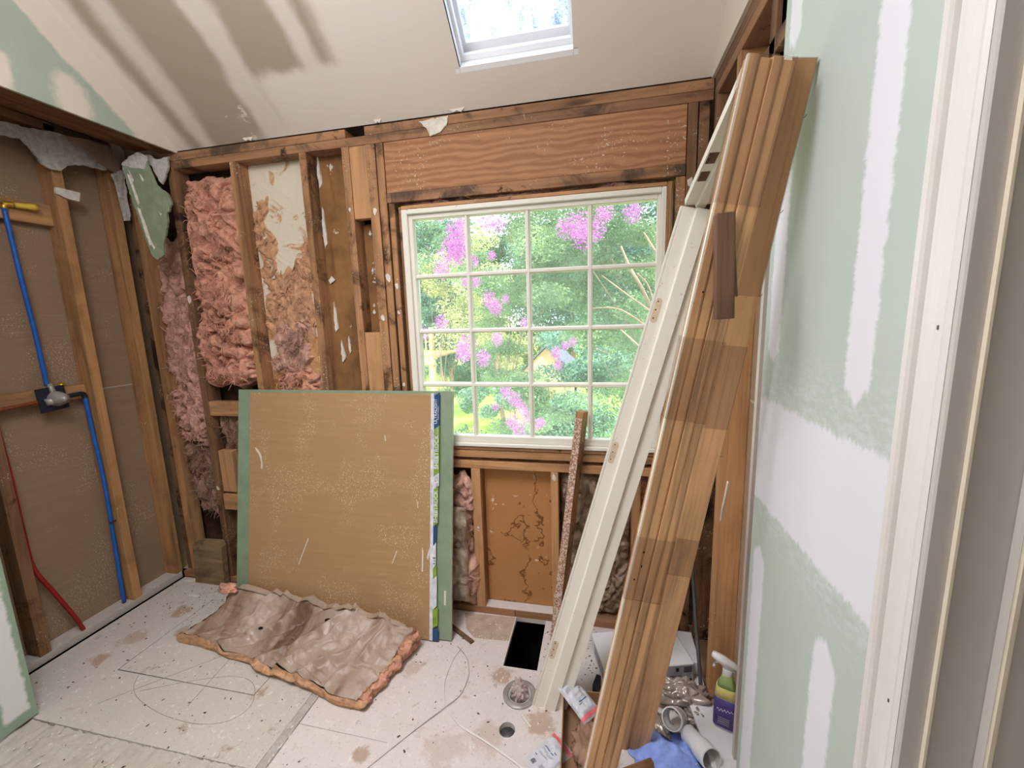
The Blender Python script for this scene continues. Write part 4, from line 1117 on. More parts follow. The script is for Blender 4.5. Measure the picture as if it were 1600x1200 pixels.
def bheight(u, v):
    base = 0.052 + 0.115 * v ** 2.4 * (1.2 - 0.55 * u) + 0.006 * math.sin(u * 9 + 1)
    h = 0.0
    jit = .03 * fbm(u * 4, v * 5, 3.3, 2)
    for u0, sl_, w_, am in CREASE:
        t = abs(u - (u0 + sl_ * v + jit)) / w_
        if t < 2.2: h += am * max(0.0, 1 - t / 2.2) ** 1.6
    vd = noise.voronoi(Vector((u * 13 + v * 3, v * 6, 2.0)))[0]
    h += .017 * (vd[1] - vd[0]) * (.45 + .55 * u) + .004 * fbm(u * 24, v * 10, 2.0, 3)
    rim = max(0.0, (1 - abs(2 * u - 1) ** 14)) ** .4 * max(0.0, (1 - abs(2 * v - 1) ** 10)) ** .4
    return (base + h) * (0.75 + .25 * rim)
def face_fn(u, v):
    uu = .002 + u * .994; vv = .004 + v * .992
    q = bpos(uu, vv)
    return (q.x, q.y, bheight(uu, vv) + .0035)
grid_surface('kraft_facing', face_fn, 260, 100, M_KRAFT, bt)
def body_fn(u, v):
    t = v * 3                                        # bottom edge -> top, all round
    ang = u * 4
    k = int(ang) % 4; f = ang - int(ang)
    if u >= 1: k, f = 0, 0
    uu, vv = [(f, 0), (1, f), (1 - f, 1), (0, 1 - f)][k]
    q = bpos(uu, vv); c = (bpos(.5, .5))
    hgt = bheight(min(.99, max(.01, uu)), min(.99, max(.01, vv)))
    bulge = .016 * math.sin(math.pi * v) + .012 * fbm(ang * 9, v * 3, 5.0, 4) + (.022 * fbm(f * 9, v * 4, 3.0, 4) if k == 1 else 0)
    d = (q - c); d.z = 0; d.normalize()
    q = q + d * bulge
    low = 0.0085 if q.x < -1.18 else .002
    return (q.x, q.y, low + (hgt - low) * v * (1.0 + (.12 if k == 1 else 0)))
grid_surface('wool_edge', body_fn, 420, 14, M_WOOLTAN, bt)
def side_fn(u, v):                                    # torn pink wool spilling at the right end
    q = bpos(1.0, .03 + u * .97); n_ = Vector((.96, .12, 0))
    a = v * math.pi * .92
    rad = .034 + .014 * fbm(u * 8, v * 2, 4, 4) + .010 * abs(fbm(u * 22, v * 6, 9, 3))
    q = q + n_ * (math.sin(a) * rad * 1.1 - .012)
    return (q.x, q.y, .004 + (bheight(.985, .03 + u * .95) * .95) * (1 - math.cos(a)) / 2 + .008 * fbm(u * 16, v * 5, 2, 3) * math.sin(a))
grid_surface('torn_wool', side_fn, 90, 26, M_WOOL, bt)
def hem_fn(u, v):                                     # folded paper flange along the far edge
    q = bpos(.02 + .95 * u, .93 + .07 * v)
    return (q.x, q.y - .002, bheight(u, .95) + .010 + .004 * math.sin(u * 30) + .012 * v)
grid_surface('paper_flange', hem_fn, 120, 4, plain('kraft flange', (166, 142, 122), .6, .3, 0, .1, 20), bt, None, .0015)
for (u, v, s) in ((.60, .76, .016), (.34, .42, .012)):
    q = bpos(u, v); z = face_fn(u, v)[2] + .0015
    slab('puncture', [(q.x + s * math.cos(t) * (1 + .4 * (t % 2 > 1)), q.y + s * .7 * math.sin(t), z + .004) for t in (0, 1, 2, 3, 4, 5)], (0, 0, -1), .003, DARK, bt, 0)
wool_tuft = []
def tuft(name, c, r, mat, seed, label, sub=4, sq=(1, 1, .6)):
    bm = bmesh.new(); bmesh.ops.create_icosphere(bm, subdivisions=sub, radius=1)
    for v in bm.verts:
        p_ = v.co.copy(); n_ = fbm(p_.x * 1.6 + seed, p_.y * 1.6, p_.z * 1.6, 4) * .45 + .15 * abs(fbm(p_.x * 5, p_.y * 5 + seed, p_.z * 5, 3))
        v.co = Vector((p_.x * sq[0], p_.y * sq[1], p_.z * sq[2])) * r * (1 + n_)
    zmin = min(v.co.z for v in bm.verts)
    for v in bm.verts: v.co.z -= zmin
    return tag(from_bm(bm, name, mat, None, Matrix.Translation(c), True), label, 'insulation')
tuft('wool_tuft', (-1.905, 1.615, .165), .036, M_WOOL, 3, 'small pink wool tuft at the far left end of the fallen batt', 4, (1.6, .7, .6))

# ================================================================== DOOR FRAME LEANING ON THE RIGHT WALL
df = empty('door_frame', (-0.18, 1.14, 0))
tag(df, 'knocked down wooden door frame, white inside, leaning on the right wall', 'door frame')
# far leg, painted inner face towards us
MJ, LJ = frame((-0.258, 1.428, 0.0), (0.255, 1.478, 1.884), (1, 0, 0))
JWt = 0.128
pj = [(0, 0), (0.002, -0.006), (.040, -0.006), (.044, -0.018), (.084, -0.018), (.088, -0.006), (JWt, -0.006), (JWt, .014), (0, .014)]
leg = profile('jamb_leg', pj, LJ, M_JAMBWHITE, df, MJ)
bm = bmesh.new(); bm_box(bm, -.006, -.0005, -.004, .016, .0, LJ, 0)
from_bm(bm, 'raw_edge', M_JAMBWHITE, leg, MJ)
for zz in (0.275, 1.11, 1.62):
    n_ = 16; bm = bmesh.new()
    for off, rr, tt in ((0, 1.0, .0006),):
        pts = []
        for k in range(n_):
            a = 2 * math.pi * k / n_
            pts.append((.014 + .011 * math.cos(a), (.030 + .011 * abs(math.sin(a))) * (1 if math.sin(a) >= 0 else -1)))
        vs = [bm.verts.new((x, -.0062, zz + z)) for x, z in pts]; bm.faces.new(vs)
        vs2 = [bm.verts.new((x, -.0068, zz + z)) for x, z in pts]; bm.faces.new(vs2)
        for k in range(n_): bm.faces.new((vs[k], vs[(k + 1) % n_], vs2[(k + 1) % n_], vs2[k]))
    hm = from_bm(bm, 'hinge_mortise', plain('bare mortise', (214, 196, 168), .7, .2, 0, .1, 40), leg, MJ)
    for dz in (-.028, .0, .028):
        bm = bmesh.new(); bm_box(bm, .010, .0135, -.0078, -.0069, zz + dz, zz + dz + .004, 0)
        from_bm(bm, 'screw_hole', DARK, leg, MJ)
# near leg, raw back towards us
MA, LA = frame((-0.080, 1.030, 0.0), (0.277, 0.957, 2.035), (1, 0.12, 0))
nl = empty('jamb_leg', (0, 0, 0), MA)
nl.parent = df; nl.matrix_parent_inverse = wmat(df).inverted()
for i, (x0, x1, d0) in enumerate(((0.001, .022, .0), (.0225, .045, .002), (.0455, .066, .0), (.0665, .088, .003))):
    pts = [(x0, d0 + .001), (x0 + .001, d0), (x1 - .005, d0), (x1 - .003, d0 + .002), (x1 - .002, d0 + .0015), (x1, d0 + .003), (x1, .030), (x0, .030)]
    profile('moulding_strip', pts, LA - .004 * (i % 2), W_JAMB, nl, MA)
bm = bmesh.new(); bm_box(bm, -.0025, .0008, .001, .009, 0, LA, 0)
from_bm(bm, 'painted_edge', M_JAMBWHITE, nl, MA)
for (z0, z1, x0, x1) in ((1.80, LA + .001, -.0035, .0895), (1.33, 1.52, -.0035, .0895), (0.84, 1.02, -.0035, .0895)):
    bm = bmesh.new(); bm_box(bm, x0, x1, -.0012, .0315, z0, z1, 0)
    from_bm(bm, 'tape_band', M_TAPE, nl, MA)
for (x, z) in ((.03, 1.74), (.03, 1.70), (.02, .98), (.022, .94), (.012, .90), (.016, 1.62)):
    bm = bmesh.new(); bm_box(bm, x - .0016, x + .0016, -.0016, .001, z - .0018, z + .0018, 0)
    from_bm(bm, 'nail_hole', DARK, nl, MA)
# head jamb between the two legs, seen from below
MH, LH = frame((0.262, 1.478, 1.886), (0.279, 0.99, 2.022), (1, 0, 0))
ph = [(0, 0), (.030, 0), (.033, -.012), (.060, -.012), (.063, 0), (.086, 0), (.086, .02), (0, .02)]
head = profile('head_jamb', ph, LH, M_JAMBWHITE, df, MH)
for zz in (.13, .21):
    bm = bmesh.new(); bm_box(bm, .004, .028, -.0010, -.0002, zz, zz + .045, 0)
    from_bm(bm, 'hinge_mortise', W_SCRAP, head, MH)
tag(box('stick_and_shade', (0.234, 0.268), (0.930, 0.958), (1.534, 1.743), W_SCRAP, None, .001, Matrix.Rotation(-.04, 4, 'Y')), 'dark weathered stick nailed across the raw jamb', 'wood scrap', 'dark sticks on the jamb')
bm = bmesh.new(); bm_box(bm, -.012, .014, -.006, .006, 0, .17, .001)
tag(from_bm(bm, 'stick_and_shade', W_SCRAP, None, Matrix.Translation((0.266, 0.962, 1.578)) @ Matrix.Rotation(-.10, 4, 'Y')), 'thin dark slab added as the shadow of the nailed stick', 'wood scrap', 'dark sticks on the jamb')  # dark slab stands in for the shadow cast by the nailed stick
# board behind, leaning on the wall
MB, LB = frame((0.075, 1.310, 0.0), (0.318, 1.002, 2.045), (1, 0.06, 0))
bd = empty('casing_board', (0, 0, 0), MB)
tag(bd, 'plain pine casing board leaning behind the raw jamb leg', 'board')
pb = [(0, .002), (.004, 0), (.024, 0), (.028, .004), (.033, .004), (.037, 0), (.096, 0), (.098, .002), (.098, .016), (0, .016)]
profile('board', pb, LB, W_JAMB, bd, MB)
for (z0, z1) in ((1.62, LB + .001), (1.28, 1.50), (0.80, .93)):
    bm = bmesh.new(); bm_box(bm, -.0008, .0988, -.0012, .017, z0, z1, 0)
    from_bm(bm, 'tape_band', M_TAPE, bd, MB)
for (z, s) in ((1.98, 1), (1.80, 1), (1.62, 1), (1.2, 1)):
    tube_pts = [(.0985, .006, z), (.101, .000, z + .002), (.101, -.004, z + .006)]
    bm = bmesh.new(); bm_tube(bm, [Vector(q) for q in tube_pts], .0008, 5)
    from_bm(bm, 'bent_nail', M_STEEL, bd, MB)

# ---- speckled timber leaning at the sill
MS, LS = frame((-0.232, 1.775, 0.0005), (-0.106, 1.85, 1.122), (1, -.42, 0))
W_SPECK = Mat('speckled timber face', .85, .15)
m = W_SPECK; p = m.obj
sp_ = m.step(m.noise(p, 140, 4, .6), .46, .54)
m.color(m.mix(sp_, lin((158, 116, 92)), lin((214, 192, 176))))
o = empty('timber_offcut', (0, 0, 0), MS)
tag(o, 'speckled two by four offcut leaning against the window sill', 'timber')
profile('beam', [(0, 0), (.036, 0), (.036, .055), (0, .055)], LS, W_STUD, o, MS)
bm = bmesh.new(); bm_box(bm, .0005, .0355, -.0025, -.0002, .001, LS - .03, 0)
from_bm(bm, 'compound_coat', W_SPECK.m, o, MS)

# ---- thin steel rod in the corner
tag(tube('steel_rod', [(0.408, 1.570, 0.004), (0.398, 1.72, .34), (0.392, 1.80, .62), (0.392, 1.845, .86)], .0075, M_STEEL), 'thin dark metal rod leaning in the right corner', 'rod')
tag(tube('electric_cable', [(0.44, 1.50, 0.96), (0.436, 1.51, .90), (0.433, 1.525, .84), (0.436, 1.545, .79)], .004, M_CABLE), 'short white cable end hanging beside the right stud', 'cable')

# ================================================================== THINGS ON THE FLOOR
fl_ = empty('closet_flange', (-0.322, 1.462, 0))
tag(fl_, 'round grey toilet flange set in the floor', 'flange')
lathe('ring', [(.047, -.02), (.047, .004), (.052, .007), (.066, .007), (.070, .003), (.070, .0006), (.047, .0006)], M_CHROME, fl_, Matrix.Translation((-.322, 1.462, 0)), 40)
lathe('collar', [(.0465, -.10), (.0465, .002), (.043, .002), (.043, -.10)], M_PVCIN, fl_, Matrix.Translation((-.322, 1.462, 0)), 32)

def crumple(name, c, r, sq, mat, seed, label, cat, sub=4, amp=.55, group=None, sharp=2.2, M=None):
    bm = bmesh.new(); bmesh.ops.create_icosphere(bm, subdivisions=sub, radius=1)
    for v in bm.verts:
        p_ = v.co.copy() * sharp + Vector((seed, seed * .7, -seed))
        d = noise.voronoi(p_)[0]
        n_ = (d[1] - d[0]) * amp + .25 * noise.noise(p_ * 1.3)
        v.co = Vector((v.co.x * sq[0], v.co.y * sq[1], v.co.z * sq[2])) * r * (.75 + n_)
    zm = min(v.co.z for v in bm.verts)
    for v in bm.verts: v.co.z = max(v.co.z, zm * .6) - zm * .6
    o_ = from_bm(bm, name, mat, None, M or Matrix.Translation(c), True)
    return tag(o_, label, cat, group)
M_BAGSTUFF = clear('crumpled plastic', (206, 186, 178), .75, .2)
crumple('plastic_bag', (-.325, 1.472, -.035), .040, (.95, 1.0, 1.35), M_BAGSTUFF, 3, 'crumpled plastic bag stuffed into the toilet flange', 'plastic bag', 5, .7)

tag(tube('electric_cable', [(-0.639, 1.655, .004), (-0.658, 1.565, .0035), (-0.652, 1.463, .0035), (-0.633, 1.404, .0035), (-0.592, 1.339, .0035), (-0.519, 1.285, .0035), (-0.406, 1.244, .0035), (-0.262, 1.182, .0035), (-.12, 1.10, .0035)], lambda t: .0017 if t < .45 else .0017 + .0022 * min(1, (t - .45) * 5), M_CABLE), 'white cable running from the sheets to the right foreground', 'cable')
tag(tube('electric_wire', [(-0.663, 1.658, .003), (-0.60, 1.60, .008), (-0.572, 1.55, .003), (-0.559, 1.50, .0025), (-0.564, 1.416, .0025), (-0.602, 1.351, .0065), (-0.685, 1.242, .0025), (-0.793, 1.083, .0025), (-.86, .98, .0025)], .0016, plain('grey thin wire', (180, 170, 164), .5, .3)), 'thin grey wire curving across the floor to the bottom edge', 'wire')

# white carton with a barcode label
MC = Matrix.Translation((0.025, 1.545, 0.0005)) @ Matrix.Rotation(0.285, 4, 'Z')
ct = empty('white_carton', (0, 0, 0), MC)
tag(ct, 'flat white carton with barcode label behind the leaning boards', 'carton')
bm = bmesh.new(); bm_box(bm, 0, .385, 0, .215, 0, .088, .003)
from_bm(bm, 'carton_body', M_CARTON, ct, MC)
def on_carton(name, x0, x1, z0, z1, mat, off=.0004):
    bm = bmesh.new(); bm_box(bm, x0, x1, -off - .0003, -off, z0, z1, 0)
    return from_bm(bm, name, mat, ct, MC)
on_carton('label_panel', .255, .382, .006, .082, M_GREYINK, .0002)
for k in range(12): on_carton('barcode_bar', .340 + k * .003, .3414 + k * .003 + (.0008 if k % 3 == 0 else 0), .048, .076, M_INK, .0008)
for (a, b, c, d) in ((.305, .318, .055, .072), (.262, .268, .008, .016), (.352, .36, .008, .018), (.366, .376, .008, .018), (.28, .33, .034, .036), (.28, .325, .028, .030)): on_carton('printed_mark', a, b, c, d, M_INK, .0008)
bm = bmesh.new(); bm_box(bm, -.0008, -.0003, .02, .16, .03, .08, 0); from_bm(bm, 'side_label', M_GREYINK, ct, MC)
bm = bmesh.new(); bm_box(bm, .0, .06, .216, .236, .0, .06, .003)
tag(from_bm(bm, 'black_strap', M_INK, None, Matrix.Translation((-.02, 1.50, .0005)) @ Matrix.Rotation(1.3, 4, 'Z') @ Matrix.Translation((0, -.23, 0))), 'small black plastic piece at the left end of the white carton', 'plastic piece')
tag(box('white_board', (0.36, 0.50), (1.22, 1.50), (0.0392, 0.052), M_CARTON, None, .002, Matrix.Rotation(.12, 4, 'Z')), 'flat white board scrap under the spray bottle', 'board')
tag(box('white_board', (0.30, 0.425), (1.69, 1.87), (0.0005, 0.06), M_CARTON, None, .002), 'white box end standing in the back right corner', 'carton')

# open cardboard box at the bottom
MCB = Matrix.Translation((-0.122, 1.12, 0.0006)) @ Matrix.Rotation(.05, 4, 'Z')
cb = empty('cardboard_box', (0, 0, 0), MCB)
tag(cb, 'open brown cardboard box behind the raw jamb foot', 'box')
def cbp(name, x, y, z):
    bm = bmesh.new(); bm_box(bm, x[0], x[1], y[0], y[1], z[0], z[1], .001)
    return from_bm(bm, name, M_CARD, cb, MCB)
cbp('bottom', (0, .17), (0, .32), (0, .004)); cbp('side', (0, .004), (0, .32), (.004, .085)); cbp('side', (.166, .17), (0, .32), (.004, .085)); cbp('end', (.004, .166), (.316, .32), (.004, .085)); cbp('end', (.004, .166), (0, .004), (.004, .085))
crumple('brown_paper', (-.035, 1.27, .006), .062, (1.0, 1.5, .8), plain('brown packing paper', (158, 126, 104), .7, .2, 0, .15, 20), 8, 'crumpled brown packing paper inside the cardboard box', 'packing paper', 4, .6)

def zip_bag(c, rz, tilt, w, l, label, seed):
    Mz = Matrix.Translation(c) @ Matrix.Rotation(rz, 4, 'Z') @ Matrix.Rotation(tilt, 4, 'X')
    zb = empty('zip_bag', (0, 0, 0), Mz)
    tag(zb, label, 'plastic bag', 'printed zip bags')
    def fn(u, v): return ((u - .5) * w, (v - .5) * l, .004 + .012 * (1 - (2 * u - 1) ** 4) * (1 - (2 * v - 1) ** 4) * (.8 + .7 * fbm(u * 4, v * 5, seed, 3)))
    grid_surface('pouch', fn, 22, 30, M_BAGCLEAR, zb, Mz, .0)
    def fn2(u, v): q = fn(.1 + u * .8, .08 + v * .7); return (q[0], q[1], q[2] - .003)
    grid_surface('insert', fn2, 14, 20, M_BAGPAPER, zb, Mz)
    def fn3(u, v): q = fn(u, .86 + v * .09); return (q[0], q[1], q[2] + .0012)
    grid_surface('zip_strip', fn3, 18, 3, M_BAGRED, zb, Mz)
    for (u, v, a, b, mt) in ((.16, .30, .10, .015, M_INK), (.22, .38, .4, .02, M_GREYINK), (.2, .48, .5, .02, M_GREYINK), (.2, .56, .45, .02, M_TBLUE), (.6, .62, .12, .015, M_INK), (.62, .15, .2, .10, M_GREYINK)):
        def fn4(s, t, u=u, v=v, a=a, b=b): q = fn(u + a * s, v + b * t); return (q[0], q[1], q[2] + .0010)
        grid_surface('print_line', fn4, 4, 2, mt, zb, Mz)
    for k in range(7):
        def fn5(s, t, k=k): q = fn(.28 + k * .024 + .012 * s, .10 + .10 * t); return (q[0], q[1], q[2] + .0012)
        grid_surface('barcode_bar', fn5, 1, 2, M_INK, zb, Mz)
    return zb
zip_bag((-.175, 1.235, .0006), -.75, 0.0, .10, .16, 'printed zip bag with red strip flat on the floor beside the box', 2)
zip_bag((-.075, 1.395, .088), -2.3, -.25, .09, .15, 'printed zip bag with red strip lying on the cardboard box', 6)

# plastic film heap
crumple('plastic_film', (.325, 1.535, .0006), .080, (1.35, .75, .75), M_FILM, 4, 'big crumpled sheet of shiny grey brown film before the carton', 'plastic film', 5, .75, 'crumpled film', 1.9)
crumple('plastic_film', (.37, 1.46, .0006), .045, (1.1, .9, .7), M_FILM, 7, 'small crumpled wad of film beside the spray bottle', 'plastic film', 4, .75, 'crumpled film', 2.2)
crumple('plastic_film', (.23, 1.41, .0006), .042, (.9, 1.1, .6), M_FILM, 9, 'torn shred of film behind the pipe coupling', 'plastic film', 4, .75, 'crumpled film', 2.4)

def pipe_piece(name, p0, p1, prof, label):
    Mp, Lp = frame(p0, p1, (1, 0, 0))
    o_ = empty(name, (0, 0, 0), Mp)
    tag(o_, label, 'pipe fitting', 'white pipe fittings')
    lathe('outer_wall', [(r, z * Lp) for r, z in prof], M_PVC, o_, Mp, 36)
    lathe('inner_wall', [(r - .0035, z * Lp) for r, z in prof], M_PVCIN, o_, Mp, 36)
    for z, r in ((0, prof[0][0]), (Lp, prof[-1][0])):
        lathe('rim', [(r - .0036, z), (r + .0003, z)], M_PVC, o_, Mp, 36)
    return o_
pipe_piece('pipe_coupling', (.290, 1.430, .045), (.262, 1.385, .082), [(.034, 0), (.034, .45), (.037, .5), (.037, 1)], 'short white pipe coupling with open end facing left')
pipe_piece('pipe_reducer', (.318, 1.375, .042), (.368, 1.262, .080), [(.030, 0), (.031, .4), (.036, .6), (.036, 1)], 'long white pipe reducer pointing to the bottom right')
pipe_piece('pipe_stub', (.272, 1.305, .028), (.318, 1.262, .026), [(.024, 0), (.024, 1)], 'small white pipe stub beside the blue cloth')

# blue cloth
def cloth_fn(u, v):
    x = (u - .5); y = (v - .5)
    r = math.hypot(x, y)
    w_ = fbm(x * 2.2 + 1, y * 2.2, 3, 2)
    h = .060 * math.exp(-(x * x * 6 + y * y * 8)) + .014 * math.sin(9 * x + 5 * y + 4 * w_) + .011 * math.sin(6 * x - 11 * y + 3 * w_) + .012
    k = 1 - .10 * math.sin(3 * math.atan2(y, x) + .6)
    return (x * .23 * k + .02 * w_, y * .20 * k, max(.003, h * max(0, 1 - (r * 1.45) ** 4) + .004))
ck = grid_surface('cleaning_cloth', cloth_fn, 70, 70, M_CLOTH, None, Matrix.Translation((.235, 1.270, .001)) @ Matrix.Rotation(.4, 4, 'Z'), .003)
tag(ck, 'crumpled blue cloth at the foot of the boards', 'cloth')
bm = bmesh.new(); bm_box(bm, -.07, .07, -.022, .022, 0, .04, .002)
tag(from_bm(bm, 'wood_block', wood('brown offcut', (128, 92, 62), 'X', .4), None, Matrix.Translation((.125, 1.215, .002)) @ Matrix.Rotation(.50, 4, 'Z')), 'brown wood offcut between the boards and the blue cloth', 'wood block')

# spray bottle
SB = Matrix.Translation((0.452, 1.425, 0.0525)) @ Matrix.Rotation(-.35, 4, 'Z')
sb = empty('spray_bottle', (0, 0, 0), SB)
tag(sb, 'purple labelled spray cleaner bottle with white trigger by the wall', 'spray bottle')
def loft(name, secs, mat, parent, M, n=28):
    """rounded boxes (cx, half x, half y, z) skinned together"""
    bm = bmesh.new(); rings = []
    for cx, hx, hy, z in secs:
        ring = []
        for k in range(n):
            a = 2 * math.pi * k / n; c, s = math.cos(a), math.sin(a)
            ring.append(bm.verts.new((cx + hx * math.copysign(abs(c) ** .45, c), hy * math.copysign(abs(s) ** .45, s), z)))
        rings.append(ring)
    for i in range(len(rings) - 1):
        for k in range(n): bm.faces.new((rings[i][k], rings[i][(k + 1) % n], rings[i + 1][(k + 1) % n], rings[i + 1][k]))
    bm.faces.new(rings[0][::-1]); bm.faces.new(rings[-1])
    return from_bm(bm, name, mat, parent, M, True)
loft('body', [(0, .034, .024, 0), (0, .037, .027, .004), (0, .038, .028, .06), (0, .037, .027, .13), (0, .035, .025, .15), (0, .030, .022, .165)], M_LILAC, sb, SB)
loft('label', [(0, .0385, .0285, .012), (0, .0387, .0287, .06), (0, .0378, .0278, .125)], M_PURPLE, sb, SB)
loft('shoulder_band', [(0, .0376, .0276, .128), (0, .0352, .0252, .1515), (0, .0305, .0225, .1655)], M_PALEYELLOW, sb, SB)
loft('neck', [(0, .030, .022, .166), (0, .022, .018, .185), (0, .018, .016, .205), (0, .016, .015, .212)], M_LIME, sb, SB)
lathe('cap_ring', [(0, .210), (.016, .210), (.017, .214), (.017, .232), (.013, .236), (0, .236)], M_WHITEPLASTIC, sb, SB, 24)
bm = bmesh.new()
hp = [(-.052, .262), (-.055, .272), (-.048, .281), (-.015, .276), (.020, .262), (.038, .245), (.040, .235), (.030, .232), (.012, .238), (-.010, .234), (-.020, .252)]
fr_ = [bm.verts.new((x, -.011, z)) for x, z in hp]; bk_ = [bm.verts.new((x, .011, z)) for x, z in hp]
bm.faces.new(fr_); bm.faces.new(bk_[::-1])
for i in range(len(hp)): bm.faces.new((fr_[i], bk_[i], bk_[(i + 1) % len(hp)], fr_[(i + 1) % len(hp)]))
bmesh.ops.bevel(bm, geom=list(bm.edges), offset=.003, segments=2, affect='EDGES')
from_bm(bm, 'trigger_head', M_WHITEPLASTIC, sb, SB, True)
bm = bmesh.new(); bm_tube(bm, [Vector((-.024, 0, .256)), Vector((-.036, 0, .246)), Vector((-.044, 0, .232)), Vector((-.046, 0, .222))], .0045, 8)
from_bm(bm, 'trigger', M_WHITEPLASTIC, sb, SB, True)
bm = bmesh.new(); sq_ = [Vector((-.026 + .052 * t, -.0297 + .002 * abs(t - .5),   .082 + .006 * math.sin(t * 30) * (1 - .5 * t) + .006 * t)) for t in [k / 40 for k in range(41)]]
bm_tube(bm, sq_, .0009, 5); from_bm(bm, 'script_lettering', M_WHITEPLASTIC, sb, SB)
for z in (.05, .042, .034, .026): 
    bm = bmesh.new(); bm_box(bm, -.022, .016, -.0296, -.0288, z, z + .0025, 0); from_bm(bm, 'label_line', M_GREYINK, sb, SB)

# ================================================================== OUTSIDE
GZ = -3.0
M_GRASS = plain('mown grass', (176, 206, 96), .9, .1, 0, .14, 3)
bm = bmesh.new(); vs = [bm.verts.new(v) for v in ((-90, 2.6, GZ), (70, 2.6, GZ), (70, 130, GZ), (-90, 130, GZ))]; bm.faces.new(vs)
lawn = from_bm(bm, 'lawn', M_GRASS); lawn['kind'] = 'structure'; tag(lawn, 'bright mown lawn below the window', 'lawn')
tag(slab('driveway', [(-14, 13.0, GZ + .004), (-6.6, 14.6, GZ + .004), (-3.2, 13.6, GZ + .004), (-1.0, 11.4, GZ + .004), (1.5, 9, GZ + .004), (-14, 9, GZ + .004)], (0, 0, 1), .02, plain('pale concrete', (232, 228, 220), .9, .1, 0, .05, 2)), 'pale concrete drive beyond the hedge', 'driveway', None, 'structure')

def leaf_mat(name, c, trans=.45, c2=None):
    m = Mat(name, .5, .3)
    p = m.obj
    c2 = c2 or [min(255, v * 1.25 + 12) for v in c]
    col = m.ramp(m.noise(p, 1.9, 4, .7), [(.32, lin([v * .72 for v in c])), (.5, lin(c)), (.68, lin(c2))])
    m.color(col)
    tl = m.n.new('ShaderNodeBsdfTranslucent'); m.put(tl.inputs[0], col)
    mx = m.n.new('ShaderNodeMixShader'); mx.inputs[0].default_value = trans
    m.put(mx.inputs[1], m.b.outputs[0]); m.put(mx.inputs[2], tl.outputs[0])
    m.put(m.n['Material Output'].inputs[0], mx.outputs[0])
    return m.m
L_NEAR = leaf_mat('crape myrtle leaves', (116, 146, 106), .4, (172, 188, 136))
L_BLUE = leaf_mat('cool green leaves', (110, 144, 122), .35)
L_YELLOW = leaf_mat('sunlit yellow green leaves', (190, 194, 136), .45, (228, 220, 172))
L_DARK = leaf_mat('dark green leaves', (70, 100, 86), .3)  # darkest of the leaf greens
L_HEDGE = leaf_mat('hedge leaves', (108, 142, 114), .3)
M_PETAL = leaf_mat('pink blossom petals', (200, 112, 192), .35, (226, 160, 220))
M_BARK = plain('smooth bark', (150, 124, 104), .8, .2, 0, .2, 8)

def leaf_mesh(name, blobs, size, ratio=.5, seed=0):
    """blobs: (centre, radii, count); each leaf is a small folded diamond"""
    g = np.random.default_rng(seed); P = []
    for c, r, n in blobs:
        d = g.normal(size=(n, 3)); d /= np.linalg.norm(d, axis=1)[:, None]
        rad = g.random(n) ** .42
        P.append(np.array(c) + d * rad[:, None] * np.array(r))
    P = np.concatenate(P); n = len(P)
    a = g.normal(size=(n, 3)); a[:, 2] *= .6; a /= np.linalg.norm(a, axis=1)[:, None]
    b = g.normal(size=(n, 3)); b -= a * (a * b).sum(1)[:, None]; b /= np.linalg.norm(b, axis=1)[:, None]
    nn = np.cross(a, b)
    s = size * (0.6 + .8 * g.random(n))[:, None]
    V = np.empty((n, 4, 3)); V[:, 0] = P - a * s; V[:, 1] = P + b * s * ratio + nn * s * .12; V[:, 2] = P + a * s; V[:, 3] = P - b * s * ratio + nn * s * .12
    me = bpy.data.meshes.new(name)
    me.vertices.add(n * 4); me.vertices.foreach_set('co', V.reshape(-1))
    me.loops.add(n * 4); me.loops.foreach_set('vertex_index', np.arange(n * 4, dtype=np.int32))
    me.polygons.add(n); me.polygons.foreach_set('loop_start', np.arange(0, n * 4, 4, dtype=np.int32)); me.polygons.foreach_set('loop_total', np.full(n, 4, dtype=np.int32))
    me.update(); me.validate()
    return me

def tree(name, base, top, blobs, size, mat, seed, label, trunk_r=.12, cat='tree', group='trees outside the window'):
    t = empty(name, base)
    tag(t, label, cat, group)
    cr = link('crown', leaf_mesh(name + '_leaves', blobs, size, .5, seed), mat, t); cr['kind'] = 'stuff'
    g = random.Random(seed)
    bm = bmesh.new(); b0 = Vector(base); t0 = Vector(top)
    mid = b0.lerp(t0, .5) + Vector((g.uniform(-.2, .2), g.uniform(-.2, .2), 0))
    bm_tube(bm, smooth_path([b0 - b0, mid - b0, t0 - b0], 5), lambda s: trunk_r * (1 - .7 * s), 8)
    for c, r, n in blobs[:6]:
        st = b0.lerp(t0, g.uniform(.35, .95)); e = Vector(c)
        bm_tube(bm, smooth_path([st - b0, st.lerp(e, .5) - b0 + Vector((0, 0, .12)), e - b0], 4), lambda s: trunk_r * .22 * (1 - .75 * s), 5)
    from_bm(bm, 'trunk', M_BARK, t, Matrix.Translation(base), True)
    return t

g = random.Random(21)
def cloud(x, y, z, n, rx, ry, rz, br, cnt):
    return [((g.gauss(x, rx), g.gauss(y, ry), g.gauss(z, rz)), (br * g.uniform(.6, 1.2), br * g.uniform(.6, 1.2), br * g.uniform(.35, .7)), cnt) for _ in range(n)]
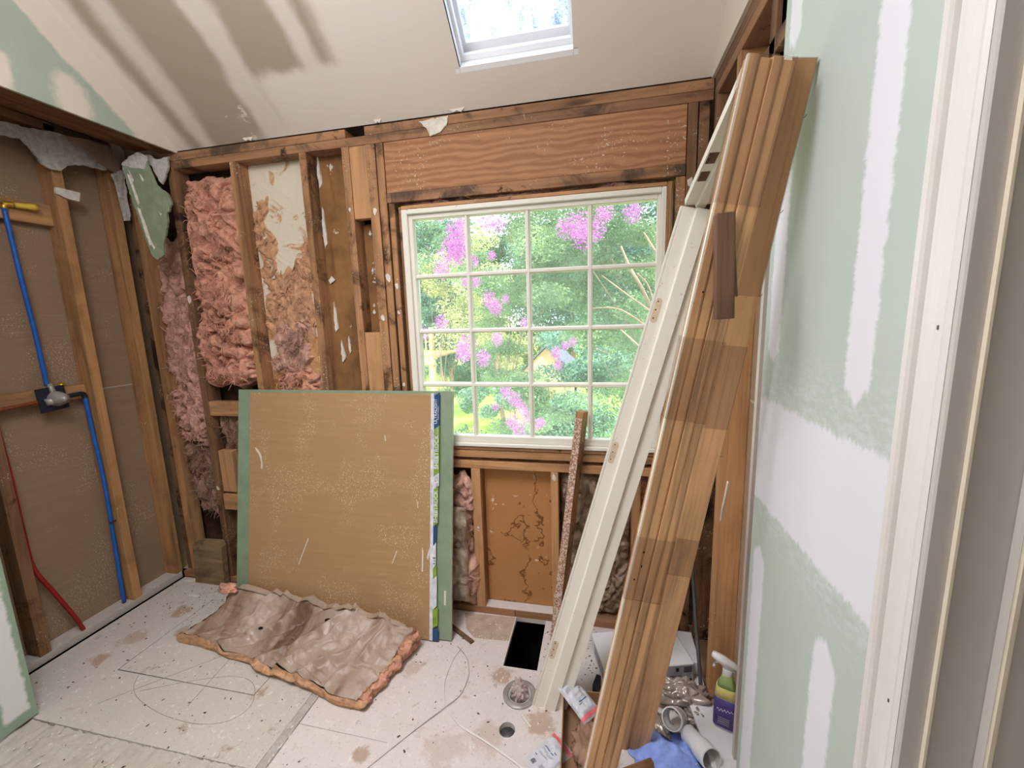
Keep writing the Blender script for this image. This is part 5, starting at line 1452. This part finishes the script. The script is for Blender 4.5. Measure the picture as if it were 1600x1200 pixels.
# crape myrtles close to the window
myr1 = tree('crape_myrtle', (1.5, 6.2, GZ), (0.75, 6.0, 1.6), cloud(.2, 6.2, 2.5, 22, .6, .35, .6, .42, 900) + cloud(-.2, 6.4, 2.0, 14, .6, .35, .35, .40, 800) + cloud(.5, 6.2, .7, 18, .5, .35, .5, .45, 900), .022, L_NEAR, 3, 'crape myrtle with bare forked branches right of the window', .05)
myr2 = tree('crape_myrtle', (-1.75, 7.0, GZ), (-1.5, 6.9, 1.2), cloud(-1.2, 6.9, 2.7, 18, .6, .35, .5, .42, 800) + cloud(-1.7, 7.0, 1.4, 8, .3, .35, .45, .32, 700), .022, L_NEAR, 4, 'crape myrtle with pink panicles in the middle of the window', .035)
myr3 = tree('crape_myrtle', (-2.9, 6.6, GZ), (-2.5, 6.2, 1.2), cloud(-2.2, 6.2, 2.7, 7, .3, .3, .35, .26, 500) + cloud(-1.0, 5.3, .35, 12, .25, .2, .25, .24, 500), .020, L_NEAR, 6, 'crape myrtle with the largest pink blossoms at the left panes', .03)
for pts, r in (([(0.62, 4.5, 1.3), (.43, 4.5, 1.77), (.30, 4.5, 2.0), (.20, 4.5, 2.23)], .022), ([(.85, 4.55, 1.75), (.57, 4.5, 2.11), (.42, 4.5, 2.35)], .016), ([(.6, 4.5, 1.5), (.3, 4.45, 1.72), (.01, 4.45, 1.95)], .010), ([(.55, 4.5, 1.35), (.2, 4.5, 1.6), (-.1, 4.55, 1.62)], .009), ([(.7, 4.5, .8), (.45, 4.45, 1.15), (.2, 4.45, 1.4)], .016), ([(.58, 4.5, 1.4), (.48, 4.45, 1.8), (.35, 4.4, 1.95)], .012)):
    tube('branch', pts, lambda s, r=r: r * (1 - .5 * s), M_BARK, myr1, 7, 5)
petal_me = [leaf_mesh('petals', [((0, 0, 0), (1, 1, 1.25), 420)], .085, .8, 50 + k) for k in range(3)]
BLOOM = [(-1.68, 4.89, 2.57, 0.131), (-1.76, 5.25, 2.5, 0.15), (-1.81, 5.04, 2.38, 0.155), (-1.81, 5.32, 2.4, 0.144), (-1.75, 5.35, 2.76, 0.095), (-1.8, 4.68, 2.13, 0.102), (-1.23, 4.62, 2.59, 0.105), (-1.33, 5.6, 2.78, 0.098), (-1.48, 4.91, 2.23, 0.07), (-1.25, 4.88, 2.27, 0.052), (-2.21, 5.79, 2.96, 0.052), (-0.25, 5.16, 2.59, 0.165), (-0.24, 5.6, 2.53, 0.16), (-0.42, 5.17, 2.58, 0.114), (-0.06, 5.37, 2.58, 0.134), (0.04, 4.78, 2.62, 0.103), (0.37, 5.36, 2.75, 0.122), (-1.5, 5.64, 1.8, 0.112), (-1.31, 5.23, 1.67, 0.094), (-2.16, 5.49, 1.51, 0.102), (-1.22, 5.41, 1.79, 0.058), (-0.84, 4.68, 1.48, 0.058), (-1.82, 5.51, 1.18, 0.153), (-1.8, 5.31, 1.09, 0.119), (-1.43, 4.96, 1.05, 0.101), (-1.16, 4.64, 1.31, 0.076), (-0.59, 5.64, 1.05, 0.08), (-0.43, 5.17, 1.18, 0.055), (-0.35, 5.46, 1.21, 0.058), (-0.56, 5.65, 0.89, 0.071), (-1.11, 4.77, 0.67, 0.08), (-1.04, 4.94, 0.54, 0.091), (-0.87, 4.52, 0.53, 0.075), (-0.88, 4.84, 0.34, 0.09), (-0.99, 4.56, 0.36, 0.085), (-0.99, 4.95, 0.13, 0.102), (-1.28, 4.9, 0.45, 0.055), (-0.68, 4.28, 0.4, 0.063), (-0.62, 4.31, 0.42, 0.056), (-0.96, 4.37, 0.17, 0.066), (-2.57, 5.76, 1.35, 0.087), (-1.54, 5.12, 2.02, 0.083), (-1.74, 5.35, 2.03, 0.068)]
for k, (x, y, z, r) in enumerate(BLOOM):
    par = myr1 if x > -.7 else (myr2 if z > .8 and x > -1.55 else myr3)
    link('blossom', petal_me[k % 3], M_PETAL, par, Matrix.Translation((x, y, z)) @ Matrix.Rotation(k * 1.3, 4, 'Z') @ Matrix.Scale(r, 4))
# garden trees further off
tree('garden_tree', (-4.2, 17.5, GZ), (-4.2, 17.5, 1.5), cloud(-5.4, 17.5, 2.2, 22, 1.0, .8, 1.2, 1.0, 676), 0.062, L_YELLOW, 31, 'sunlit yellow green tree in the middle distance')
tree('garden_tree', (-10.5, 27, GZ), (-10.5, 27, 5), cloud(-10.8, 27, 4.6, 24, 1.8, 1.2, 2.6, 1.7, 676), 0.105, L_BLUE, 32, 'tall cool green tree at the upper left panes')
tree('garden_tree', (-8.3, 22, GZ), (-8.3, 22, 1.2), cloud(-8.6, 22, 1.0, 16, .9, .8, 1.0, .9, 624), 0.068, L_DARK, 33, 'dark green tree behind the left panes')
tree('garden_tree', (-1.6, 25.5, GZ), (-1.6, 25.5, 4), cloud(-2.0, 25.5, 4.2, 30, 2.4, 1.0, 2.2, 1.5, 780), 0.074, L_BLUE, 34, 'broad cool green tree behind the middle panes')
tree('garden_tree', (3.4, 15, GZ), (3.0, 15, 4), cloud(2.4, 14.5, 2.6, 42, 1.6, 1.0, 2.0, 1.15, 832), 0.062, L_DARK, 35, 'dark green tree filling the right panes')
tree('garden_tree', (1.0, 11, GZ), (1.0, 11, .6), cloud(.8, 10.8, -.2, 22, 1.0, .6, .9, .75, 832), 0.046, L_BLUE, 36, 'dense green shrub tree low in the right panes', .08)
tree('garden_tree', (-6.5, 29, GZ), (-6.5, 29, 6), cloud(-6.0, 29, 5.0, 40, 2.8, 1.2, 3.2, 1.9, 676), 0.118, L_NEAR, 37, 'tall leafy tree rising behind the shed')
tree('garden_tree', (2.0, 31, GZ), (2.0, 31, 7), cloud(2.5, 31, 5.5, 52, 3.4, 1.2, 3.4, 2.2, 676), 0.124, L_BLUE, 38, 'tall far tree behind the upper right panes')
tree('garden_tree', (-15.5, 36, GZ), (-15.5, 36, 7), cloud(-15.5, 36, 6.0, 24, 2.2, 1.2, 3.6, 2.2, 624), 0.136, L_NEAR, 39, 'tall far tree at the left edge of the window')
tree('garden_tree', (-2.5, 36, GZ), (-2.5, 36, 4), cloud(-2, 36, 2.6, 46, 4.2, 1.0, 2.2, 2.0, 700), .13, L_BLUE, 45, 'hazy far tree low behind the shed roof')
tree('shrub', (-3.2, 15.2, GZ), (-3.2, 15.2, -1.2), cloud(-3.7, 15.4, -1.7, 12, .7, .5, .4, .6, 676), 0.050, L_HEDGE, 40, 'rounded green shrub in front of the shed', .05, 'shrub', 'shrubs outside the window')
tree('shrub', (-8.6, 24, GZ), (-8.6, 24, -1.2), cloud(-8.4, 24, -1.6, 18, 1.6, .5, .6, .9, 676), 0.068, L_HEDGE, 41, 'low green shrub beyond the lawn on the left', .05, 'shrub', 'shrubs outside the window')
tree('shrub', (-7.0, 26.5, GZ), (-7.0, 26.5, -0.5), cloud(-6.2, 27, -.6, 20, 1.6, .5, 1.0, 1.0, 676), 0.074, L_YELLOW, 42, 'pale yellow green shrub beyond the lawn', .05, 'shrub', 'shrubs outside the window')
tree('shrub', (-1.1, 9.2, GZ), (-1.1, 9.2, -.9), cloud(-.7, 9.1, -1.0, 20, .8, .4, .4, .5, 780), 0.034, L_HEDGE, 43, 'green shrub low in the middle panes', .05, 'shrub', 'shrubs outside the window')
hedge = tree('hedge', (-3.0, 8.6, GZ), (-3.0, 8.6, -1.6), [((-5.2 + .28 * k, 8.5 + .1 * math.sin(k), -1.35 - .1 * math.sin(k * 2.1)), (.36, .4, .46), 700) for k in range(16)], .032, L_HEDGE, 44, 'clipped green hedge at the bottom of the window', .05, 'hedge', 'shrubs outside the window')
# shed with a peach gable
sh = empty('garden_shed', (-2.2, 20.6, GZ))
tag(sh, 'peach coloured garden shed with a dark pitched roof', 'shed')
M_PEACH = plain('peach siding', (236, 190, 158), .8, .2, 0, .05, 3)
M_ROOF = plain('dark shingles', (104, 106, 120), .9, .1, 0, .2, 6)
slab('gable_wall', [(-4.0, 20, GZ), (-1.1, 20, GZ), (-1.1, 20, -1.35), (-2.57, 20, .05), (-4.0, 20, -1.35)], (0, 1, 0), .15, M_PEACH, sh)
slab('roof_side', [(-2.57, 19.8, .10), (-4.35, 19.8, -1.62), (-4.35, 24, -1.62), (-2.57, 24, .10)], (0, 0, 1), .08, M_ROOF, sh)
slab('roof_side', [(-2.57, 19.8, .10), (-0.75, 19.8, -1.62), (-0.75, 24, -1.62), (-2.57, 24, .10)], (0, 0, 1), .08, M_ROOF, sh)
slab('side_wall', [(-1.1, 20, GZ), (-1.1, 24, GZ), (-1.1, 24, -1.4), (-1.1, 20, -1.4)], (-1, 0, 0), .12, M_PEACH, sh)
dw = box('door', (-2.75, -2.2), (19.93, 19.99), (GZ, -1.5), plain('shed door', (226, 170, 128), .7, .2), sh)
box('door_post', (-2.48, -2.44), (19.90, 19.93), (GZ, -1.5), M_ROOF, dw)
# neighbour's raised deck at the left
dk = empty('raised_deck', (-7.6, 16.3, GZ))
tag(dk, 'wooden raised deck corner with railing at the left panes', 'deck')
M_DECK = plain('weathered deck wood', (206, 160, 122), .8, .2, 0, .1, 6)
box('post', (-6.92, -6.70), (15.9, 16.1), (GZ, .0), M_DECK, dk); box('corner_post', (-6.86, -6.72), (15.93, 16.07), (.0, 1.25), M_DECK, dk)
box('floor_beam', (-12, -6.65), (15.85, 16.05), (-.28, -.0), M_DECK, dk); box('decking', (-12, -6.6), (15.85, 19.5), (0.001, .05), M_DECK, dk)
box('top_rail', (-12, -6.87), (15.92, 16.05), (1.05, 1.15), M_DECK, dk); box('low_rail', (-12, -6.87), (15.95, 16.03), (.16, .24), M_DECK, dk)
bal = box('baluster', (-7.05, -7.0), (15.96, 16.01), (.24, 1.05), M_DECK, dk, 0)
for k in range(1, 20):
    c = bal.copy(); COL.objects.link(c); c.matrix_basis = Matrix.Translation((-.16 * k, 0, 0)) @ bal.matrix_basis
